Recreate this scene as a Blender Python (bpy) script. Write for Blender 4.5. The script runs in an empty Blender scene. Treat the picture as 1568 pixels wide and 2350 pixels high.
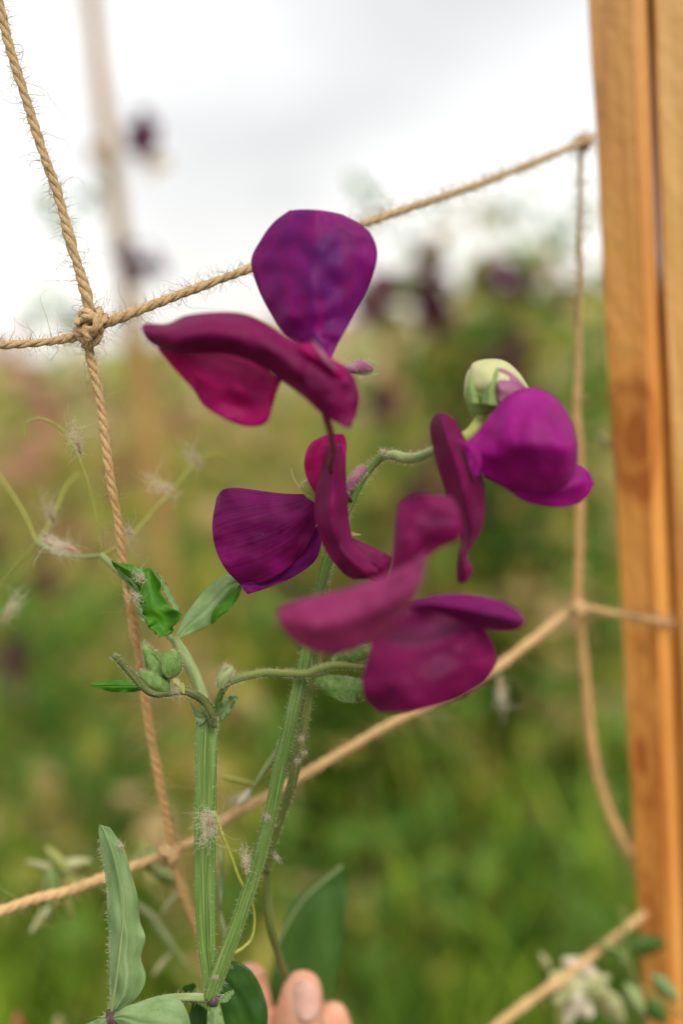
import bpy, math, random
import numpy as np
from mathutils import Vector, Matrix, noise
S = bpy.context.scene
R_ = math.radians
# ---------------------------------------------------------------- camera
PITCH, ROLL, LENS = R_(11.0), R_(7.3), 35.0
FPX = 1568 * LENS / 24.0
CAM = Vector((0, 0, 1.35))
FW = Vector((0, math.cos(PITCH), -math.sin(PITCH)))
r0_, u0_ = Vector((1, 0, 0)), Vector((0, math.sin(PITCH), math.cos(PITCH)))
RT = math.cos(ROLL) * r0_ - math.sin(ROLL) * u0_
UP = math.sin(ROLL) * r0_ + math.cos(ROLL) * u0_
cd = bpy.data.cameras.new('camera')
cam = bpy.data.objects.new('camera', cd)
S.collection.objects.link(cam)
cam.matrix_world = Matrix.Translation(CAM) @ Matrix((RT, UP, -FW)).transposed().to_4x4()
cd.sensor_fit = 'HORIZONTAL'; cd.sensor_width = 24; cd.lens = LENS
cd.clip_start = 0.02; cd.clip_end = 2000
cd.dof.use_dof = True; cd.dof.focus_distance = 0.279; cd.dof.aperture_fstop = 2.8; cd.dof.aperture_blades = 9
S.camera = cam
S.view_settings.view_transform = 'Standard'; S.view_settings.look = 'None'
S.view_settings.gamma = 1; S.view_settings.exposure = 0.0
# ---------------------------------------------------------------- sky and sun
W = bpy.data.worlds.new('World'); S.world = W; W.use_nodes = True
nt = W.node_tree; nt.nodes.clear()
def N(nt, t, **k):
    n = nt.nodes.new(t)
    for a, b in k.items():
        if a.startswith('i_'): n.inputs[a[2:].replace('_', ' ')].default_value = b
        else: setattr(n, a, b)
    return n
wo = N(nt, 'ShaderNodeOutputWorld'); bg = N(nt, 'ShaderNodeBackground'); bg2 = N(nt, 'ShaderNodeBackground')
sky = N(nt, 'ShaderNodeTexSky', sky_type='NISHITA', sun_disc=False, sun_elevation=R_(48), sun_rotation=R_(60))
bg2.inputs[1].default_value = 0.02
tc = N(nt, 'ShaderNodeTexCoord'); mp = N(nt, 'ShaderNodeMapping')
mp.inputs['Scale'].default_value = (1.0, 1.0, 2.2); mp.inputs['Location'].default_value = (3.1, 0.4, 0.2)
nz = N(nt, 'ShaderNodeTexNoise', i_Scale=2.3, i_Detail=5.0, i_Roughness=0.5)
cr_ = N(nt, 'ShaderNodeValToRGB')
cr_.color_ramp.elements[0].position = 0.34; cr_.color_ramp.elements[0].color = (0.48, 0.472, 0.46, 1)
cr_.color_ramp.elements[1].position = 0.74; cr_.color_ramp.elements[1].color = (0.80, 0.785, 0.755, 1)
add = N(nt, 'ShaderNodeAddShader')
nt.links.new(tc.outputs['Generated'], mp.inputs[0]); nt.links.new(mp.outputs[0], nz.inputs[0])
vd = N(nt, 'ShaderNodeVectorMath', operation='DISTANCE'); nt.links.new(tc.outputs['Generated'], vd.inputs[0])
q_ = (FW + RT * ((980 - 784) / FPX) - UP * ((-150 - 1175) / FPX)).normalized(); vd.inputs[1].default_value = q_
mr_ = N(nt, 'ShaderNodeMapRange', interpolation_type='SMOOTHSTEP'); nt.links.new(vd.outputs['Value'], mr_.inputs[0])
for i_, v_ in enumerate((0.0, 0.36, -0.15, 0.06)): mr_.inputs[i_ + 1].default_value = v_
sm_ = N(nt, 'ShaderNodeMath', operation='ADD'); nt.links.new(nz.outputs[0], sm_.inputs[0]); nt.links.new(mr_.outputs[0], sm_.inputs[1])
nt.links.new(sm_.outputs[0], cr_.inputs[0]); nt.links.new(cr_.outputs[0], bg.inputs[0]); nt.links.new(sky.outputs[0], bg2.inputs[0])
bg.inputs[1].default_value = 1.55
nt.links.new(bg.outputs[0], add.inputs[0]); nt.links.new(bg2.outputs[0], add.inputs[1]); nt.links.new(add.outputs[0], wo.inputs[0])
sl = bpy.data.lights.new('sun', 'SUN'); sl.energy = 2.9; sl.angle = R_(25); sl.color = (1, .96, .9)
so = bpy.data.objects.new('sun', sl); S.collection.objects.link(so)
so.rotation_euler = Vector((0.55, -0.75, 1.05)).to_track_quat('Z', 'Y').to_euler()
# ---------------------------------------------------------------- helpers
rng = random.Random(7)
def P(px, py, d):
    return CAM + FW * d + RT * ((px - 784) / FPX * d) - UP * ((py - 1175) / FPX * d)
def PX(px, py, d, n=1.0):
    return n * d / FPX          # metres spanned by n pixels at depth d
def cr(pts, n):
    pts = np.array(pts, float); m = len(pts)
    p = np.concatenate([(2 * pts[0] - pts[1])[None], pts, (2 * pts[-1] - pts[-2])[None]])
    t = np.linspace(0, m - 1, n); i = np.minimum(t.astype(int), m - 2); f = (t - i)
    f = f.reshape(-1, *([1] * (pts.ndim - 1)))
    a, b, c, d = p[i], p[i + 1], p[i + 2], p[i + 3]
    return 0.5 * (2 * b + (c - a) * f + (2 * a - 5 * b + 4 * c - d) * f ** 2 + (3 * b - a - 3 * c + d) * f ** 3)
class MB:
    def __init__(s): s.v = []; s.f = []; s.uv = []; s.mi = []; s.m = 0
    def add(s, vs, fs, uvs=None):
        o = len(s.v); s.v += [tuple(v) for v in vs]
        for k, f in enumerate(fs):
            s.f.append([o + i for i in f]); s.mi.append(s.m)
            s.uv.append(uvs[k] if uvs else [(0, 0)] * len(f))
    def build(s, name, mat, parent=None, smooth=True, solid=0, sub=0):
        me = bpy.data.meshes.new(name); me.from_pydata(s.v, [], s.f)
        ul = me.uv_layers.new(name='UVMap'); ul.data.foreach_set('uv', [c for f in s.uv for p in f for c in p])
        mats = mat if isinstance(mat, (list, tuple)) else [mat]
        for m in mats: me.materials.append(m)
        me.polygons.foreach_set('material_index', s.mi)
        me.polygons.foreach_set('use_smooth', [smooth] * len(s.f)); me.update()
        o = bpy.data.objects.new(name, me); S.collection.objects.link(o)
        if parent: setpar(o, parent)
        if solid: md = o.modifiers.new('solid', 'SOLIDIFY'); md.thickness = solid; md.offset = 0
        if sub: md = o.modifiers.new('sub', 'SUBSURF'); md.levels = md.render_levels = sub
        return o
def setpar(o, p):
    def world(q): return (world(q.parent) @ q.matrix_parent_inverse if q.parent else Matrix.Identity(4)) @ q.matrix_basis
    o.parent = p; o.matrix_parent_inverse = world(p).inverted()
def empty(name, loc=(0, 0, 0)):
    o = bpy.data.objects.new(name, None); o.location = loc; S.collection.objects.link(o); o.empty_display_size = .02; return o
def tag(o, label=None, cat=None, group=None, kind=None):
    if label: o['label'] = label
    if cat: o['category'] = cat
    if group: o['group'] = group
    if kind: o['kind'] = kind
    return o
def tube(mb, pts, rad, sides=10, ridges=0, ramp=0.0, flat=1.0, wing=1.0, caps=True, vs=100.0):
    """sweep a round, ridged or flattened section along pts"""
    pts = [Vector(p) for p in pts]; n = len(pts); vv = []; L = 0; us = []
    for i, p in enumerate(pts):
        t = (pts[min(i + 1, n - 1)] - pts[max(i - 1, 0)]).normalized()
        a = t.cross(FW)
        if a.length < .15: a = t.cross(UP)
        a.normalize(); b = a.cross(t)
        if i: L += (p - pts[i - 1]).length
        us.append(L * vs)
        for k in range(sides):
            th = 2 * math.pi * k / sides
            r = rad[i] * (1 + ramp * math.cos(ridges * th))
            x = math.cos(th); y = math.sin(th)
            vv.append(p + a * (r * x * wing) + b * (r * y * flat))
    fs = []; uv = []
    for i in range(n - 1):
        for k in range(sides):
            k2 = (k + 1) % sides
            fs.append((i * sides + k, i * sides + k2, (i + 1) * sides + k2, (i + 1) * sides + k))
            u, u2 = k / sides, (k + 1) / sides
            uv.append([(u, us[i]), (u2, us[i]), (u2, us[i + 1]), (u, us[i + 1])])
    if caps:
        fs.append(tuple(range(sides))[::-1]); uv.append([(.5, 0)] * sides)
        fs.append(tuple((n - 1) * sides + k for k in range(sides))); uv.append([(.5, us[-1])] * sides)
    mb.add(vv, fs, uv)
def path(c, n):
    """control points (px, py, depth_m, r_mm) -> world points and radii"""
    q = cr(c, n)
    return [P(a[0], a[1], a[2]) for a in q], [max(a[3], .02) / 1000 for a in q]
def stem(mb, c, n=40, **k):
    p, r = path(c, n); tube(mb, p, r, **k); return p, r
def hairs(mb, pts, rad, num, lmin, lmax, r=.00003, curl=.3, rg=rng, wing=1.0):
    n = len(pts)
    for _ in range(num):
        i = rg.randrange(1, n - 1); p = Vector(pts[i]).lerp(Vector(pts[i + 1]), rg.random()); t = (pts[i + 1] - pts[i]).normalized()
        a = t.cross(FW).normalized(); b = a.cross(t); th = rg.uniform(0, 6.283)
        if rg.random() < .6: th = rg.choice((0, math.pi)) + rg.gauss(0, .5)
        d = (a * math.cos(th) * wing + b * math.sin(th)); o = p + d * rad[i] * .95; d = d.normalized()
        fibre(mb, o, (d + t * rg.uniform(-.6, .6)).normalized(), rg.uniform(lmin, lmax), r, curl, rg, 4)
def fibre(mb, o, d, L, r, curl, rg=rng, seg=7):
    pts = []; d = Vector(d); p = Vector(o); w = Vector((rg.gauss(0, 1), rg.gauss(0, 1), rg.gauss(0, 1))) * curl
    for i in range(seg + 1):
        pts.append(p.copy()); p += d * (L / seg)
        d = (d + w * .55 + Vector((rg.gauss(0, 1), rg.gauss(0, 1), rg.gauss(0, 1))) * curl * .35).normalized()
        if rg.random() < .2: w = Vector((rg.gauss(0, 1), rg.gauss(0, 1), rg.gauss(0, 1))) * curl
    tube(mb, pts, [r * (1 - .7 * i / seg) for i in range(seg + 1)], 3, caps=False)
def patch(mb, rows, base, nu=40, nv=22, ruf=0.0, rk=5.0, ph=0.0, crease=0.0, bump=0.25, off=(0, 0), teeth=0.0):
    """rows (xL,yL,xR,yR,[depth mm...],(bulge)) of a petal or leaf, lofted as a smooth curved sheet in space"""
    G = []
    for r in rows:
        xl, yl, xr, yr, dz = r[:5]; bl = r[5] if len(r) > 5 else (0, 0); m = 5
        dz = np.interp(np.linspace(0, 1, m), np.linspace(0, 1, len(dz)), dz)
        G.append([(xl + (xr - xl) * j / 4 + bl[0] * (1 - (j / 2 - 1) ** 2), yl + (yr - yl) * j / 4 + bl[1] * (1 - (j / 2 - 1) ** 2), dz[j]) for j in range(m)])
    G = np.array(G); A = cr(G, nu); B = cr(A.transpose(1, 0, 2), nv).transpose(1, 0, 2)
    vv = []
    for i in range(nu):
        for j in range(nv):
            x, y, z = B[i, j]; u = j / (nv - 1); v = i / (nu - 1); e = abs(2 * u - 1)
            z += ruf * (e ** 2.5) * (math.sin(rk * 6.283 * v + ph + 2.5 * u) + .5 * math.sin(rk * 11.1 * v + ph * 2 + u)) * min(1, v * 4)
            z += crease * (1 - min(1, e * 4)) ** 1
            nn = noise.noise(Vector((x * .022, y * .022, ph * 3)));  n2 = noise.noise(Vector((x * .07, y * .07, ph + 9)))
            z += bump * (1.5 * nn + .22 * n2)
            if teeth: s = (u - .5) * 2; x += teeth * s * abs(s) * math.sin(rk * 9 * v + ph) ; y += teeth * .5 * s * abs(s) * math.cos(rk * 8 * v + ph)
            vv.append(P(x + off[0], y + off[1], base + z / 1000))
    fs = []; uv = []
    for i in range(nu - 1):
        for j in range(nv - 1):
            fs.append((i * nv + j, i * nv + j + 1, (i + 1) * nv + j + 1, (i + 1) * nv + j))
            uv.append([(b / (nv - 1), a / (nu - 1)) for a, b in ((i, j), (i, j + 1), (i + 1, j + 1), (i + 1, j))])
    mb.add(vv, fs, uv)
def sheet(name, rows, base, mat, parent, solid=.00022, **k):
    mb = MB(); patch(mb, rows, base, **k); return mb.build(name, mat, parent, solid=solid)
# ---------------------------------------------------------------- materials
def newmat(name):
    m = bpy.data.materials.new(name); m.use_nodes = True; t = m.node_tree; t.nodes.clear()
    return m, t
def ramp(t, cols):
    r = N(t, 'ShaderNodeValToRGB'); e = r.color_ramp.elements
    for i, (p, c) in enumerate(cols):
        x = e[i] if i < 2 else e.new(p)
        x.position = p; x.color = (*c, 1)
    return r
def noisy(name, cols, scale=(1, 1, 1), coord='UV', nscale=5.0, detail=6.0, rough=.6, trans=0.0, tcol=None, sheen=0.0, shc=(1, 1, 1),
          bump=.3, bdist=.0004, spec=.3, sss=0.0, streak=None, spots=None, dist=0.0):
    m, t = newmat(name); out = N(t, 'ShaderNodeOutputMaterial'); L = t.links.new
    tc = N(t, 'ShaderNodeTexCoord'); mp = N(t, 'ShaderNodeMapping'); mp.inputs['Scale'].default_value = scale
    L(tc.outputs[coord], mp.inputs[0])
    nz = N(t, 'ShaderNodeTexNoise', i_Scale=nscale, i_Detail=detail, i_Roughness=.6, i_Distortion=dist); L(mp.outputs[0], nz.inputs[0])
    rp = ramp(t, cols); L(nz.outputs[0], rp.inputs[0]); col = rp.outputs[0]; hgt = nz.outputs[0]
    if streak:
        (sx, sy, sc, amt, scol) = streak
        m2 = N(t, 'ShaderNodeMapping'); m2.inputs['Scale'].default_value = (sx, sy, 1); L(tc.outputs[coord if coord == 'UV' else 'Object'], m2.inputs[0])
        n2 = N(t, 'ShaderNodeTexNoise', i_Scale=sc, i_Detail=3.0, i_Distortion=.3); L(m2.outputs[0], n2.inputs[0])
        r2 = ramp(t, [(.42, (0, 0, 0)), (.62, (amt,) * 3)]); L(n2.outputs[0], r2.inputs[0])
        mx = N(t, 'ShaderNodeMix', data_type='RGBA'); L(r2.outputs[0], mx.inputs[0]); L(col, mx.inputs[6]); mx.inputs[7].default_value = (*scol, 1)
        col = mx.outputs[2]
        ad = N(t, 'ShaderNodeMath', operation='ADD'); L(nz.outputs[0], ad.inputs[0]); L(n2.outputs[0], ad.inputs[1]); hgt = ad.outputs[0]
    if spots:
        (ss, th, scol) = spots
        vo = N(t, 'ShaderNodeTexVoronoi', i_Scale=ss); L(tc.outputs['Object'], vo.inputs[0])
        n3 = N(t, 'ShaderNodeTexNoise', i_Scale=ss * .25); L(tc.outputs['Object'], n3.inputs[0])
        r3 = ramp(t, [(th * .5, (1, 1, 1)), (th, (0, 0, 0))]); L(vo.outputs['Distance'], r3.inputs[0])
        r4 = ramp(t, [(.52, (0, 0, 0)), (.72, (.4,) * 3)]); L(n3.outputs[0], r4.inputs[0])
        mm = N(t, 'ShaderNodeMath', operation='MULTIPLY'); L(r3.outputs[0], mm.inputs[0]); L(r4.outputs[0], mm.inputs[1])
        mx = N(t, 'ShaderNodeMix', data_type='RGBA'); L(mm.outputs[0], mx.inputs[0]); L(col, mx.inputs[6]); mx.inputs[7].default_value = (*scol, 1)
        col = mx.outputs[2]
    b = N(t, 'ShaderNodeBsdfPrincipled', i_Roughness=rough); L(col, b.inputs['Base Color'])
    b.inputs['Specular IOR Level'].default_value = spec
    b.inputs['Sheen Weight'].default_value = sheen; b.inputs['Sheen Tint'].default_value = (*shc, 1); b.inputs['Sheen Roughness'].default_value = .45
    if sss: b.inputs['Subsurface Weight'].default_value = sss; b.inputs['Subsurface Radius'].default_value = (.006, .002, .001); b.inputs['Subsurface Scale'].default_value = .6
    bp = N(t, 'ShaderNodeBump', i_Strength=bump, i_Distance=bdist); L(hgt, bp.inputs['Height']); L(bp.outputs[0], b.inputs['Normal'])
    sh = b.outputs[0]
    if trans:
        tr = N(t, 'ShaderNodeBsdfTranslucent'); mc = N(t, 'ShaderNodeMix', data_type='RGBA', blend_type='MULTIPLY'); mc.inputs[0].default_value = 1
        L(col, mc.inputs[6]); mc.inputs[7].default_value = (*(tcol or (1, 1, 1)), 1); L(mc.outputs[2], tr.inputs[0])
        ms = N(t, 'ShaderNodeMixShader'); ms.inputs[0].default_value = trans; L(sh, ms.inputs[1]); L(tr.outputs[0], ms.inputs[2]); sh = ms.outputs[0]
    L(sh, out.inputs[0]); return m
def petal(name, lo, mid, hi, vein=(.10, .002, .10), sheen=.12, shc=(.8, .4, .7), trans=.48, pale=True):
    return noisy(name, [(.28, lo), (.5, mid), (.74, hi)], scale=(1.3, 1.7, 1), nscale=1.5, detail=3, rough=.55, trans=trans, tcol=(1.6, .8, 1.3),
                 sheen=sheen, shc=shc, bump=.35, bdist=.0003, spec=.25, streak=(26, 1.0, 1.4, .45, vein), spots=(480, .25, (.34, .04, .40)))
M = {}
M['petal_violet'] = petal('violet_petal', (.07, .001, .13), (.24, .002, .15), (.38, .004, .26), vein=(.13, .002, .23))
M['petal_wine'] = petal('wine_petal', (.12, .001, .05), (.22, .003, .085), (.32, .008, .14), vein=(.25, .002, .10))
M['petal_magenta'] = petal('magenta_petal', (.26, .001, .08), (.42, .002, .15), (.55, .005, .24), vein=(.28, .001, .09), trans=.5)
M['petal_purple'] = petal('purple_petal', (.24, .002, .15), (.38, .004, .26), (.50, .015, .42), vein=(.30, .002, .18))
M['petal_deep'] = petal('deep_purple_petal', (.12, .001, .06), (.21, .002, .105), (.32, .006, .20), vein=(.34, .012, .26))
M['petal_mauve'] = petal('mauve_petal', (.20, .01, .08), (.32, .03, .14), (.42, .07, .20), vein=(.27, .02, .11), sheen=.35, shc=(.9, .5, .65))
M['jute'] = noisy('jute_twine', [(.3, (.29, .18, .075)), (.5, (.58, .41, .21)), (.75, (.75, .57, .34))], scale=(9, 1.6, 1), nscale=2.0, rough=.85, bump=.9, bdist=.0004, spec=.15, sheen=.3, shc=(1, .9, .7))
M['jute_dark'] = noisy('jute_tawny', [(.3, (.40, .22, .08)), (.5, (.66, .42, .19)), (.75, (.78, .56, .30))], scale=(9, 1.6, 1), nscale=2.0, rough=.85, bump=.9, bdist=.0004, spec=.15, sheen=.3, shc=(1, .85, .6))  # tawnier base colour for the lower twines
M['fluff'] = noisy('fluff', [(.3, (.78, .68, .50)), (.7, (.90, .84, .70))], rough=.8, trans=.4, bump=0)
M['seed'] = noisy('seed', [(.3, (.28, .10, .035)), (.7, (.50, .22, .08))], rough=.5, bump=.3)
M['leaf_mid'] = noisy('leaf_mid', [(.25, (.05, .12, .02)), (.5, (.08, .18, .03)), (.75, (.12, .23, .05))], nscale=3, rough=.5, trans=.35, bump=.3)
M['stem'] = noisy('stem_green', [(.3, (.045, .11, .012)), (.5, (.11, .21, .028)), (.72, (.20, .30, .07))], scale=(14, .25, 1), nscale=2.2, rough=.5, bump=.8, spec=.35,
                  streak=(26, .25, 1.6, .5, (.28, .36, .13)), sss=0, trans=.08)
M['stem_mottle'] = noisy('stem_mottled', [(.3, (.07, .12, .02)), (.5, (.16, .23, .05)), (.62, (.25, .15, .07)), (.85, (.32, .37, .15))], scale=(12, .4, 1), nscale=2.2, rough=.55, bump=.5)
M['stem_brown'] = noisy('stem_brown', [(.3, (.05, .08, .015)), (.55, (.12, .14, .035)), (.8, (.20, .18, .07))], scale=(6, 1, 1), nscale=2.2, rough=.6, bump=.5)
M['stem_pale'] = noisy('stem_pale', [(.3, (.20, .29, .09)), (.6, (.34, .41, .17)), (.85, (.45, .44, .25))], scale=(4, .6, 1), nscale=2.2, rough=.55, bump=.4, trans=.15)
M['stem_red'] = noisy('stem_red', [(.3, (.10, .010, .03)), (.7, (.22, .035, .06))], rough=.5)
M['leaf_pale'] = noisy('leaf_underside', [(.25, (.16, .26, .08)), (.5, (.27, .39, .16)), (.75, (.36, .47, .23))], scale=(1, 1.6, 1), nscale=3, rough=.6, trans=.3, tcol=(.9, 1.2, .5), bump=.35,
                       streak=(12, 1.2, 1.3, .22, (.16, .26, .09)), spots=(700, .25, (.09, .15, .04)))
M['leaf_green'] = noisy('leaf_upper', [(.25, (.04, .16, .006)), (.5, (.085, .27, .010)), (.75, (.14, .36, .02))], scale=(1, 1.6, 1), nscale=3, rough=.45, trans=.4, tcol=(1.1, 1.5, .5), bump=.5,
                        streak=(9, 1.2, 1.5, .4, (.075, .22, .02)))
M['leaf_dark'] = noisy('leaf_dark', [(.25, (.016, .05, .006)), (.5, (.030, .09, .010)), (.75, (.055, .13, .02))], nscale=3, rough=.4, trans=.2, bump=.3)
M['sepal'] = noisy('sepal', [(.25, (.09, .19, .03)), (.5, (.18, .30, .07)), (.75, (.32, .42, .15))], scale=(2, 1.5, 1), nscale=3, rough=.5, trans=.3, bump=.4)
M['sepal_light'] = noisy('sepal_light', [(.25, (.17, .28, .06)), (.5, (.30, .42, .13)), (.75, (.44, .52, .24))], scale=(2, 1.5, 1), nscale=3, rough=.5, trans=.35, bump=.4)
M['leaf_light'] = noisy('leaf_light', [(.25, (.25, .38, .13)), (.5, (.38, .52, .24)), (.75, (.48, .60, .32))], scale=(1, 1.6, 1), nscale=3, rough=.6, trans=.35, tcol=(.95, 1.15, .6), bump=.3, streak=(12, 1.2, 1.3, .25, (.24, .38, .12)))
M['sepal_yellow'] = noisy('sepal_yellow', [(.25, (.30, .36, .06)), (.6, (.48, .50, .15)), (.85, (.55, .56, .28))], nscale=3, rough=.5, trans=.3, bump=.3)
M['bud_cream'] = noisy('bud_cream', [(.25, (.42, .46, .16)), (.5, (.60, .60, .30)), (.8, (.66, .62, .38))], nscale=2, rough=.5, trans=.3, bump=.3)
M['bud_pink'] = noisy('bud_pink', [(.3, (.28, .07, .16)), (.5, (.38, .13, .25)), (.7, (.50, .36, .25))], scale=(3, .8, 1), nscale=2, rough=.5, trans=.3, bump=.3)
M['node_purple'] = noisy('node_purple', [(.3, (.03, .015, .018)), (.7, (.13, .07, .07))], nscale=4, rough=.6)
M['skin'] = noisy('skin', [(.25, (.55, .24, .14)), (.55, (.66, .34, .22)), (.8, (.72, .43, .30))], coord='Object', nscale=90, rough=.5, sss=.35, bump=.2, bdist=.0003, spec=.4)
M['nail'] = noisy('nail', [(.3, (.70, .38, .30)), (.7, (.80, .50, .42))], coord='Object', nscale=60, rough=.28, sss=.2, bump=.05, spec=.5)
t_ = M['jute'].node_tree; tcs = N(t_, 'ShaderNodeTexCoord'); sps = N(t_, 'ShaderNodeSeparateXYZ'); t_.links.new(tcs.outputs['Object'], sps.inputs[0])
mrs = N(t_, 'ShaderNodeMapRange'); t_.links.new(sps.outputs[2], mrs.inputs[0])   # colour by height: greyer and darker towards the top, tawny lower down
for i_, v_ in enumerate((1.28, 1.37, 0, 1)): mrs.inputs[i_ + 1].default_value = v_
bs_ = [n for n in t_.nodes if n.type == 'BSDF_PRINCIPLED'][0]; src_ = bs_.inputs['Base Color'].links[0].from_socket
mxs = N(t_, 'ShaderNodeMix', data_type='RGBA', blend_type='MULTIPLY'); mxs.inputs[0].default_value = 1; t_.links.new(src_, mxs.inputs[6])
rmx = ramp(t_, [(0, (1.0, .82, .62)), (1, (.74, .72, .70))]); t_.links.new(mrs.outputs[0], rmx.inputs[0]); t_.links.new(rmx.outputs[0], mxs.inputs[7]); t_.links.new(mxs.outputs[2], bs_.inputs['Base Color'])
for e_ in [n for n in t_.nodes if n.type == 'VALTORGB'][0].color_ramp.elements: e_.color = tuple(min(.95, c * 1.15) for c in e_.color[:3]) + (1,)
# ---------------------------------------------------------------- ground and grass
def bgmat(name, cols, ns=3.0, rough=.7, trans=.3, coord='Object'):
    return noisy(name, cols, coord=coord, nscale=ns, detail=4, rough=rough, trans=trans, bump=.1, bdist=.004, spec=.2)
M['soil'] = bgmat('ground_soil', [(.3, (.025, .032, .010)), (.5, (.055, .065, .018)), (.7, (.11, .10, .035))], ns=1.3, trans=0)
mb = MB(); gx = np.linspace(-1, 1, 60); gv = []
for j in range(60):
    for i in range(60):
        x, y = 600 * gx[i] ** 3, 600 * gx[j] ** 3 + 20
        gv.append((x, y, .05 * noise.noise(Vector((x * .5, y * .5, 0))) - .02))
mb.add(gv, [(j * 60 + i, j * 60 + i + 1, j * 60 + i + 61, j * 60 + i + 60) for j in range(59) for i in range(59)])
t_ = M['soil'].node_tree; tcs = N(t_, 'ShaderNodeTexCoord'); sps = N(t_, 'ShaderNodeSeparateXYZ'); t_.links.new(tcs.outputs['Object'], sps.inputs[0])
mrs = N(t_, 'ShaderNodeMapRange'); t_.links.new(sps.outputs[1], mrs.inputs[0]); mrs.inputs[1].default_value = 3.0; mrs.inputs[2].default_value = 8.0
nzs = N(t_, 'ShaderNodeTexNoise', i_Scale=.55, i_Detail=5.0); t_.links.new(tcs.outputs['Object'], nzs.inputs[0])
rps = ramp(t_, [(.36, (.17, .20, .05)), (.5, (.34, .29, .12)), (.62, (.48, .34, .20))]); t_.links.new(nzs.outputs[0], rps.inputs[0])
bs_ = [n for n in t_.nodes if n.type == 'BSDF_PRINCIPLED'][0]; src_ = bs_.inputs['Base Color'].links[0].from_socket
mxs = N(t_, 'ShaderNodeMix', data_type='RGBA'); t_.links.new(mrs.outputs[0], mxs.inputs[0]); t_.links.new(src_, mxs.inputs[6]); t_.links.new(rps.outputs[0], mxs.inputs[7]); t_.links.new(mxs.outputs[2], bs_.inputs['Base Color'])
tag(mb.build('ground', M['soil']), kind='structure')
M['grass'] = [bgmat('grass_green', [(.35, (.028, .10, .008)), (.6, (.085, .20, .020))], ns=2.5), bgmat('grass_lime', [(.35, (.17, .30, .012)), (.6, (.31, .44, .04))], ns=2.5),
              bgmat('grass_dry', [(.35, (.46, .32, .10)), (.6, (.64, .46, .19))], ns=2.5)]
mb = MB(); rg = random.Random(3)
for _ in range(16000):
    y = 1.1 + 12 * rg.random() ** 2.0; x = rg.uniform(-.6, .6) * (y + .9)
    c = noise.noise(Vector((x * 1.6, y * 1.1, 5))); dry = .04 + .6 * max(0, min(1, (y - 3.0) / 4))
    if noise.noise(Vector((x * 2.1, y * 1.8, 1))) < -.12: continue
    mb.m = 2 if rg.random() < dry else (1 if c + rg.gauss(0, .15) > .17 else 0)
    h = rg.uniform(.12, .42) * (1 + .5 * c); a = rg.uniform(0, 6.28); w = rg.uniform(.003, .008) * (1 + y * .12); lx, ly = math.cos(a) * h * rg.uniform(.1, .7), math.sin(a) * h * rg.uniform(.1, .7)
    sx, sy = -math.sin(a) * w, math.cos(a) * w
    mb.add([(x - sx, y - sy, 0), (x + sx, y + sy, 0), (x + lx * .4 + sx, y + ly * .4 + sy, h * .6), (x + lx * .4 - sx, y + ly * .4 - sy, h * .6), (x + lx, y + ly, h)], [(0, 1, 2, 3), (3, 2, 4)])
for _ in range(2600):
    y = 1.25 + 2.6 * rg.random(); x = rg.uniform(-.62, .62) * (y + .5); cl = noise.noise(Vector((x * 2.3, y * 2, 9)))
    if cl < .02: continue
    mb.m = 1 if rg.random() < .5 + cl else (0 if rg.random() < .85 else 2)
    h = rg.uniform(.3, .75); a = rg.uniform(0, 6.28); w = rg.uniform(.004, .010); ln = rg.uniform(.2, .6) * h; lx, ly = math.cos(a) * ln, math.sin(a) * ln; sx, sy = -math.sin(a) * w, math.cos(a) * w
    mb.add([(x - sx, y - sy, 0), (x + sx, y + sy, 0), (x + lx * .3 + sx, y + ly * .3 + sy, h * .6), (x + lx * .3 - sx, y + ly * .3 - sy, h * .6), (x + lx + sx * .6, y + ly + sy * .6, h * .95), (x + lx - sx * .6, y + ly - sy * .6, h * .95), (x + lx * 1.6, y + ly * 1.6, h * .9)], [(0, 1, 2, 3), (3, 2, 4, 5), (5, 4, 6)])
tag(mb.build('grass', M['grass']), 'tall green and straw coloured meadow grass covering the field behind the netting', 'grass', kind='stuff')
# ---------------------------------------------------------------- background plants
M['bleaf'] = [bgmat('far_leaf_green', [(.35, (.07, .17, .018)), (.65, (.20, .34, .06))], ns=6, trans=.45), bgmat('far_leaf_olive', [(.35, (.34, .33, .05)), (.65, (.52, .46, .10))], ns=6, trans=.45),
              bgmat('far_leaf_straw', [(.35, (.50, .33, .14)), (.65, (.70, .50, .26))], ns=6, trans=.45)]
M['bflower'] = bgmat('far_flower_maroon', [(.3, (.09, .016, .05)), (.7, (.20, .035, .11))], ns=9)
M['bflower_pink'] = bgmat('far_flower_pink', [(.3, (.50, .15, .15)), (.7, (.66, .30, .26))], ns=9)
def leafm(mb, c, s, rg, droop=0.3):
    d = Vector((rg.gauss(0, 1), rg.gauss(0, 1), rg.gauss(0, .6))).normalized(); w = d.cross(Vector((rg.gauss(0, 1), rg.gauss(0, 1), rg.gauss(0, 1)))).normalized() * s * rg.uniform(.2, .38); n = d.cross(w).normalized()
    c = Vector(c); a = c; b = c + d * s * .5 + n * s * .12; e = c + d * s
    mb.add([a, b - w, b + n * s * -.06, b + w, e], [(0, 1, 2), (0, 2, 3), (1, 4, 2), (2, 4, 3)])
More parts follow.
